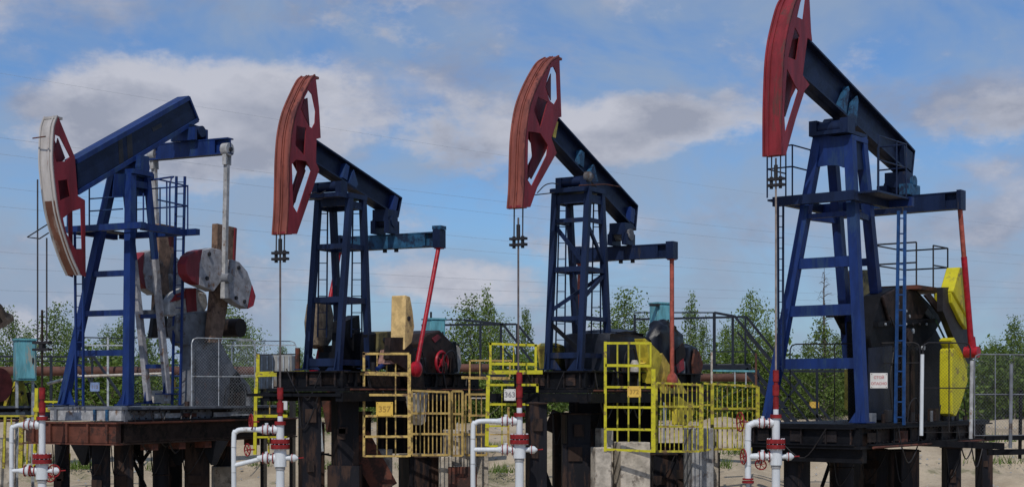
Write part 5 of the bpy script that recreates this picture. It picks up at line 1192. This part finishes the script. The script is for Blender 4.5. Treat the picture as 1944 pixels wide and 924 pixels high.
# ================================================================== overhead wires
def wires():
    st = [112, 240, 272, 338, 376, 468, 500, 545]; en = [455, 500, 516, 548, 556, 566, 573, 580]
    nm = ['topmost', 'second from top', 'third from top', 'fourth from top', 'fifth from top', 'sixth from top', 'seventh from top', 'lowest']
    for k, (a, b) in enumerate(zip(st, en)):
        A, B = WP(-160, a, 58+k*.5), WP(2150, b, 120+k); n = 24; pts = []
        for i in range(n+1):
            t = i/n; p = A+(B-A)*t; p.z -= 1.6*4*t*(1-t)*.35; pts.append(p)
        o = MB().tube(pts, .0035 if k == 0 else .005, 5).build('overhead_wire', galv, None)
        tag(o, nm[k]+' of the thin wires slanting down to the right across the sky', 'wire', 'overhead wires across the sky')
wires()

# ================================================================== trees
def crown_mesh(name, seed, h, rad, n_leaf, leaf, m, kind='birch'):
    rnd = np.random.default_rng(seed); limbs = MB(); cl = []
    H0 = h*(.16 if kind != 'shrub' else .02)
    nl = {'birch': 26, 'pine': 30, 'shrub': 16}[kind]
    for k in range(nl):
        t = (k+.5)/nl; zz = H0+(h*.97-H0)*t
        if kind == 'birch': R_ = rad*(math.sin(math.pi*min(1, (t*.86+.12)))**.8)*(1-.45*t); rise = .55
        elif kind == 'pine': R_ = rad*(1-t)**.8*1.1+.05; rise = .25
        else: R_ = rad*math.sqrt(max(.05, 1-t*t)); rise = .5
        R_ *= rnd.uniform(.55, 1.2); a = k*2.4+rnd.uniform(-.5, .5)
        e = Vector((math.cos(a)*R_, math.sin(a)*R_, zz+R_*rise)); s_ = Vector((0, 0, zz-.05*h*(1-t)))
        limbs.tube([s_, s_.lerp(e, .5)+Vector((0, 0, -.04)), e], [.028*(1.2-t), .016, .005], 4)
        nb = 3 if kind != 'shrub' else 4
        for j in range(nb):
            f = (j+1.1)/nb*.97
            cl.append((s_.lerp(e, f)+Vector(rnd.normal(0, .08*rad, 3)), rad*rnd.uniform(.12, .26)*(1.15-.5*t)))
    cl.append((Vector((0, 0, h*.98)), rad*.12))
    c = np.array([[*p, s_] for p, s_ in cl]); idx = rnd.choice(len(c), n_leaf, p=c[:, 3]**1.6/np.sum(c[:, 3]**1.6))
    P_ = c[idx, :3]+np.clip(rnd.normal(0, 1, (n_leaf, 3)), -1.7, 1.7)*c[idx, 3:4]*np.array([1, 1, 1.1])
    P_[:, 2] = np.maximum(P_[:, 2], .03)
    A = rnd.normal(0, 1, (n_leaf, 3)); A /= np.linalg.norm(A, axis=1)[:, None]; B = rnd.normal(0, 1, (n_leaf, 3)); B -= A*np.sum(A*B, 1)[:, None]; B /= np.linalg.norm(B, axis=1)[:, None]
    s_ = rnd.uniform(.5, 1.15, (n_leaf, 1))*leaf
    q = np.stack([P_-A*s_, P_+B*s_*.55, P_+A*s_, P_-B*s_*.55], 1).reshape(-1, 3)
    me = bpy.data.meshes.new(name); me.from_pydata(q.tolist(), [], [(4*i, 4*i+1, 4*i+2, 4*i+3) for i in range(n_leaf)]); me.materials.append(m)
    tm = bpy.data.meshes.new('trunk'); T = MB(); lean = rnd.uniform(-.05, .05, 2)
    T.tube([(0, 0, -.3), (lean[0]*.3*h, 0, h*.35), (lean[0]*.3*h, lean[1]*.3*h, h*.7), (0, 0, h*.98)], [.05*h/5, .038*h/5, .022*h/5, .006], 6)
    T.v += []; b0 = len(T.v); T.add(limbs.v, limbs.f); tm.from_pydata(T.v, [], T.f); tm.materials.append(bark)
    return me, tm
VAR = {'birch': [crown_mesh('crown', 10+k, 5, 1.3+.14*k, 4200, .070, leaf_birch, 'birch') for k in range(5)],
       'pine': [crown_mesh('crown', 30+k, 4, 1.1, 3800, .062, leaf_pine, 'pine') for k in range(3)],
       'shrub': [crown_mesh('crown', 50+k, 2, 1.3, 2400, .065, leaf_shrub, 'shrub') for k in range(4)]}
def plant(kind, k, px, ytop, Y, wsc, label, group):
    me, tm = VAR[kind][k % len(VAR[kind])]; base = {'birch': 5, 'pine': 4, 'shrub': 2}[kind]
    z0 = 1.9 if Y > 52 else 1.6; h = WP(0, ytop, Y).z-z0; p = WP(px, HZ, Y)
    o = bpy.data.objects.new({'birch': 'birch_tree', 'pine': 'young_conifer', 'shrub': 'shrub'}[kind], None); C.objects.link(o)
    o.location = (p.x, Y, z0); o.rotation_euler = (0, 0, k*1.7); s_ = h/base; o.scale = (s_*wsc, s_*wsc, s_)
    tag(o, label, 'tree' if kind != 'shrub' else 'shrub', group)
    for nm, m_ in (('trunk' if kind != 'shrub' else 'stem', tm), ('crown', me)):
        q = bpy.data.objects.new(nm, m_); C.objects.link(q); q.parent = o
G1 = 'young trees behind the pumpjacks'
T_ = [('birch', 18, 596, 56, .8, 'green birch at the left edge behind the turquoise cabinet'), ('birch', 52, 628, 60, .7, 'small birch between turquoise cabinet and bridle cables'), ('birch', 104, 588, 57, .95, 'tall birch right of the first bridle cables'),
      ('birch', 128, 615, 60, .7, 'birch touching the left tower leg'), ('birch', 202, 628, 58, .8, 'birch seen through the left tower between crossbars'), ('birch', 232, 612, 60, .8, 'birch behind the near leg of the left tower'),
      ('birch', 280, 640, 58, .8, 'birch seen below the left grey weight'), ('birch', 440, 590, 55, .9, 'dense green birch right of the white pitman foot'), ('birch', 468, 612, 57, .8, 'birch right of the red-tipped weight above grey stand'),
      ('pine', 537, 660, 56, .7, 'small conifer seen above the yellow landing by the second wellhead'), ('birch', 570, 668, 60, .7, 'small bush-like birch left of the second tower'),
      ('pine', 926, 558, 52, .55, 'tall pointed tree above the black walkway left of third rod'), ('birch', 895, 575, 53, 1.0, 'wide green tree above the mustard railing'), ('birch', 868, 620, 54, 1.0, 'low green tree right of the belt guard'),
      ('birch', 948, 610, 55, .8, 'green tree behind the walkway stair top'), ('pine', 998, 592, 56, .5, 'slender tree just right of the third polished rod'), ('pine', 1022, 660, 58, .5, 'small tree beside the third tower left leg'),
      ('birch', 1186, 562, 56, 1.0, 'birch right of the third tower above black tarpaulin'), ('birch', 1165, 610, 58, .8, 'small birch close beside the third tower right leg'), ('birch', 1222, 612, 60, .7, 'thin birch left of the tall turquoise cabinet'),
      ('pine', 1312, 568, 58, .55, 'thin sparse tree right of the orange-red pitman'), ('birch', 1335, 612, 60, .6, 'sparse birch behind the walkway rail'), ('pine', 1378, 622, 57, .6, 'small conifer framed by walkway posts'),
      ('birch', 1428, 560, 55, .8, 'tall birch at the top of the black stairs'), ('birch', 1408, 612, 57, .8, 'birch below the walkway rail end'), ('birch', 1458, 625, 58, .7, 'birch crossed by the black stair rail'),
      ('pine', 1562, 612, 52, .95, 'bushy young conifer below the bare dead tree'), ('pine', 1592, 640, 54, .8, 'young conifer beside the dead tree right side'), ('pine', 1535, 650, 54, .8, 'young conifer left of the dead tree foot'),
      ('birch', 1884, 650, 54, .8, 'birch right of the scarlet crank pin'), ('birch', 1926, 612, 53, .9, 'tall birch at the right edge'), ('birch', 1955, 640, 54, .9, 'birch partly cut by the right edge'), ('birch', 1905, 665, 56, .9, 'low birch between the two tallest right edge birches'), ('birch', 1862, 668, 58, .7, 'low birch behind the upper end of the chipped white post')]
for i, (kd, px, yt, Y, ws, lb) in enumerate(T_): plant(kd, i, px, yt, Y, ws, lb, G1)
rs = random.Random(8)
where = ['just past the left edge of the photo', 'at the left edge behind the yellow guard', 'behind the turquoise cabinet at left', 'behind the leftmost wellhead stem', 'left of the pale blue sign', 'right behind the pale blue sign', 'seen right beside the near blue leg of the left tower',
 'between the two grey rear legs of the left tower', 'behind the brown post between two chain link panels', 'right of the grey gearbox stand top', 'just left of the yellow landing by the second wellhead', 'seen through the yellow landing by the second wellhead', 'behind the brown post left of the second base',
 'behind the second tower feet', 'behind the second gearbox', 'right of the second pumpjack belt guard', 'behind the low mustard railing, left part', 'left behind the bright yellow landing', 'behind the small white number sign', 'behind the third polished rod', 'touching the left foot of the third tower',
 'behind the third pumpjack tarpaulin', 'under the tall turquoise cabinet', 'right of the orange-red pitman', 'behind the joint of the two yellow fences', 'behind the right yellow fence, left part', 'behind the right yellow fence, middle', 'behind the upper end of the black stairs', 'left of the rightmost wellhead stem',
 'right of the rightmost wellhead stem', 'below the dead tree, left side', 'straight below the dead tree trunk', 'touching the near leg of the right tower', 'behind the right black gearbox', 'just right of the chipped white post', 'left of the grey fence post near the right edge', 'behind the grey fence post near the right edge', 'beside the black fence post at the right edge', 'just past the right edge of the photo']
spots = [-40, 12, 60, 118, 165, 205, 258, 300, 352, 430, 478, 520, 560, 620, 700, 850, 885, 925, 960, 1000, 1035, 1170, 1215, 1290, 1335, 1372, 1405, 1442, 1478, 1512, 1548, 1585, 1620, 1700, 1868, 1895, 1922, 1950, 1985]
for i, px in enumerate(spots):
    plant('shrub', i, px+rs.uniform(-6, 6), rs.uniform(672, 716), 53+rs.uniform(0, 2.5), rs.uniform(1.0, 1.35), 'leafy green shrub '+where[i], 'shrubs in the green thicket')
# far wood as one mass
def far_wood():
    rnd = np.random.default_rng(3); n = 60000; w_ = 75
    x = rnd.uniform(-w_, w_, n); y = rnd.uniform(57, 74, n); top = 1.9+1.6+.9*np.sin(x*.7)+.8*np.sin(x*1.9+1)+.6*np.sin(x*4.1+y)
    z = 1.9+np.abs(top-1.9)*rnd.uniform(0, 1, n)**.8
    P_ = np.stack([x, y, z], 1); A = rnd.normal(0, 1, (n, 3)); A /= np.linalg.norm(A, axis=1)[:, None]; B = rnd.normal(0, 1, (n, 3)); B -= A*np.sum(A*B, 1)[:, None]; B /= np.linalg.norm(B, axis=1)[:, None]
    s_ = rnd.uniform(.08, .2, (n, 1)); q = np.stack([P_-A*s_, P_+B*s_*.6, P_+A*s_, P_-B*s_*.6], 1).reshape(-1, 3)
    me = bpy.data.meshes.new('thicket'); me.from_pydata(q.tolist(), [], [(4*i, 4*i+1, 4*i+2, 4*i+3) for i in range(n)]); me.materials.append(leaf_shrub)
    o = bpy.data.objects.new('thicket', me); C.objects.link(o); tag(o, 'dense green thicket filling the background under the trees', 'undergrowth', kind='stuff')
far_wood()
def weeds():
    rnd = np.random.default_rng(5); pts = []
    for (px, py, Y, w_, n) in [(935, 866, 47, 1.0, 260), (950, 905, 45.2, .6, 100), (1372, 895, 45.6, .35, 110), (150, 905, 45.5, .7, 160), (500, 890, 45.8, .5, 100), (740, 900, 45.3, .8, 120), (612, 835, 49, .5, 120), (1870, 850, 48, 1.5, 120), (1440, 850, 48, .8, 50), (300, 900, 45.4, .5, 80), (640, 900, 45.5, 1.2, 160), (1400, 870, 46.8, 1.6, 160), (1900, 880, 46, 1.6, 140), (60, 890, 46, .9, 120), (400, 860, 47, 1.2, 90), (1150, 905, 45.3, .6, 60)]:
        c = WP(px, py, Y); t = min(1, max(0, (Y-41.5)/9.5)); zg = 1.95*(t*t*(3-2*t))
        for _ in range(n): pts.append((c.x+rnd.normal(0, w_*.4), Y+rnd.normal(0, .3), zg-.05))
    vs, fs = [], []
    for p in pts:
        h = rnd.uniform(.12, .38); a = rnd.uniform(0, 6.28); lx, ly = rnd.normal(0, .1, 2); w_ = .018
        b = len(vs); vs += [(p[0]-math.cos(a)*w_, p[1]-math.sin(a)*w_, p[2]), (p[0]+math.cos(a)*w_, p[1]+math.sin(a)*w_, p[2]), (p[0]+lx, p[1]+ly, p[2]+h)]; fs.append((b, b+1, b+2))
    me = bpy.data.meshes.new('weeds'); me.from_pydata(vs, [], fs); me.materials.append(leaf_shrub)
    o = bpy.data.objects.new('weeds', me); C.objects.link(o); tag(o, 'tufts of green weeds growing on the sandy bank', 'weeds', kind='stuff')
weeds()
def stones():
    rd = np.random.default_rng(11); mb = MB()
    for _ in range(900):
        Y = rd.uniform(42.5, 51.5); x = rd.uniform(-17, 18); t = min(1, max(0, (Y-41.5)/9.5)); zg = 1.95*(t*t*(3-2*t)); r = rd.uniform(.015, .06)
        c = Vector((x, Y, zg+rd.uniform(-.05, .06))); p = [c+Vector(v)*r*rd.uniform(.7, 1.3) for v in ((1, 0, 0), (0, 1, 0), (-1, 0, 0), (0, -1, 0), (0, 0, 1))]
        mb.add(p, [(0, 1, 4), (1, 2, 4), (2, 3, 4), (3, 0, 4)])
    o = mb.build('stones', concrete_g, None); tag(o, 'small stones and lumps of rubble scattered on the sandy bank', 'stones', kind='stuff')
stones()
def dead_tree():
    Y = 52; p = WP(1565, HZ, Y); h = WP(0, 506, Y).z-1.9; r = thing('dead_tree', 'bare dead tree with thin drooping twigs seen through the right tower', 'tree', (p.x, Y, 1.9))
    tubeo('trunk', [(0, 0, -.3), (.03, 0, h*.4), (-.02, .02, h*.75), (0, 0, h)], [.07, .05, .03, .006], deadwood, r, 7)
    rnd = random.Random(4); b = MB()
    for k in range(34):
        z = h*(.3+.67*k/34); L_ = .75*(1.1-k/40)*rnd.uniform(.6, 1.15); a = k*2.4+rnd.uniform(-.4, .4); d = Vector((math.cos(a), math.sin(a), 0))
        e = Vector((0, 0, z))+d*L_+Vector((0, 0, rnd.uniform(-.25, .12))); m_ = Vector((0, 0, z))+d*L_*.5+Vector((0, 0, .08))
        b.tube([Vector((0, 0, z)), m_, e], [.016, .010, .004], 4)
        for j in range(3):
            s_ = m_.lerp(e, j/3); b.tube([s_, s_+Vector((rnd.uniform(-.2, .2), rnd.uniform(-.2, .2), rnd.uniform(-.18, .08)))], .004, 3)
    b.build('twigs', deadwood, r)
dead_tree()
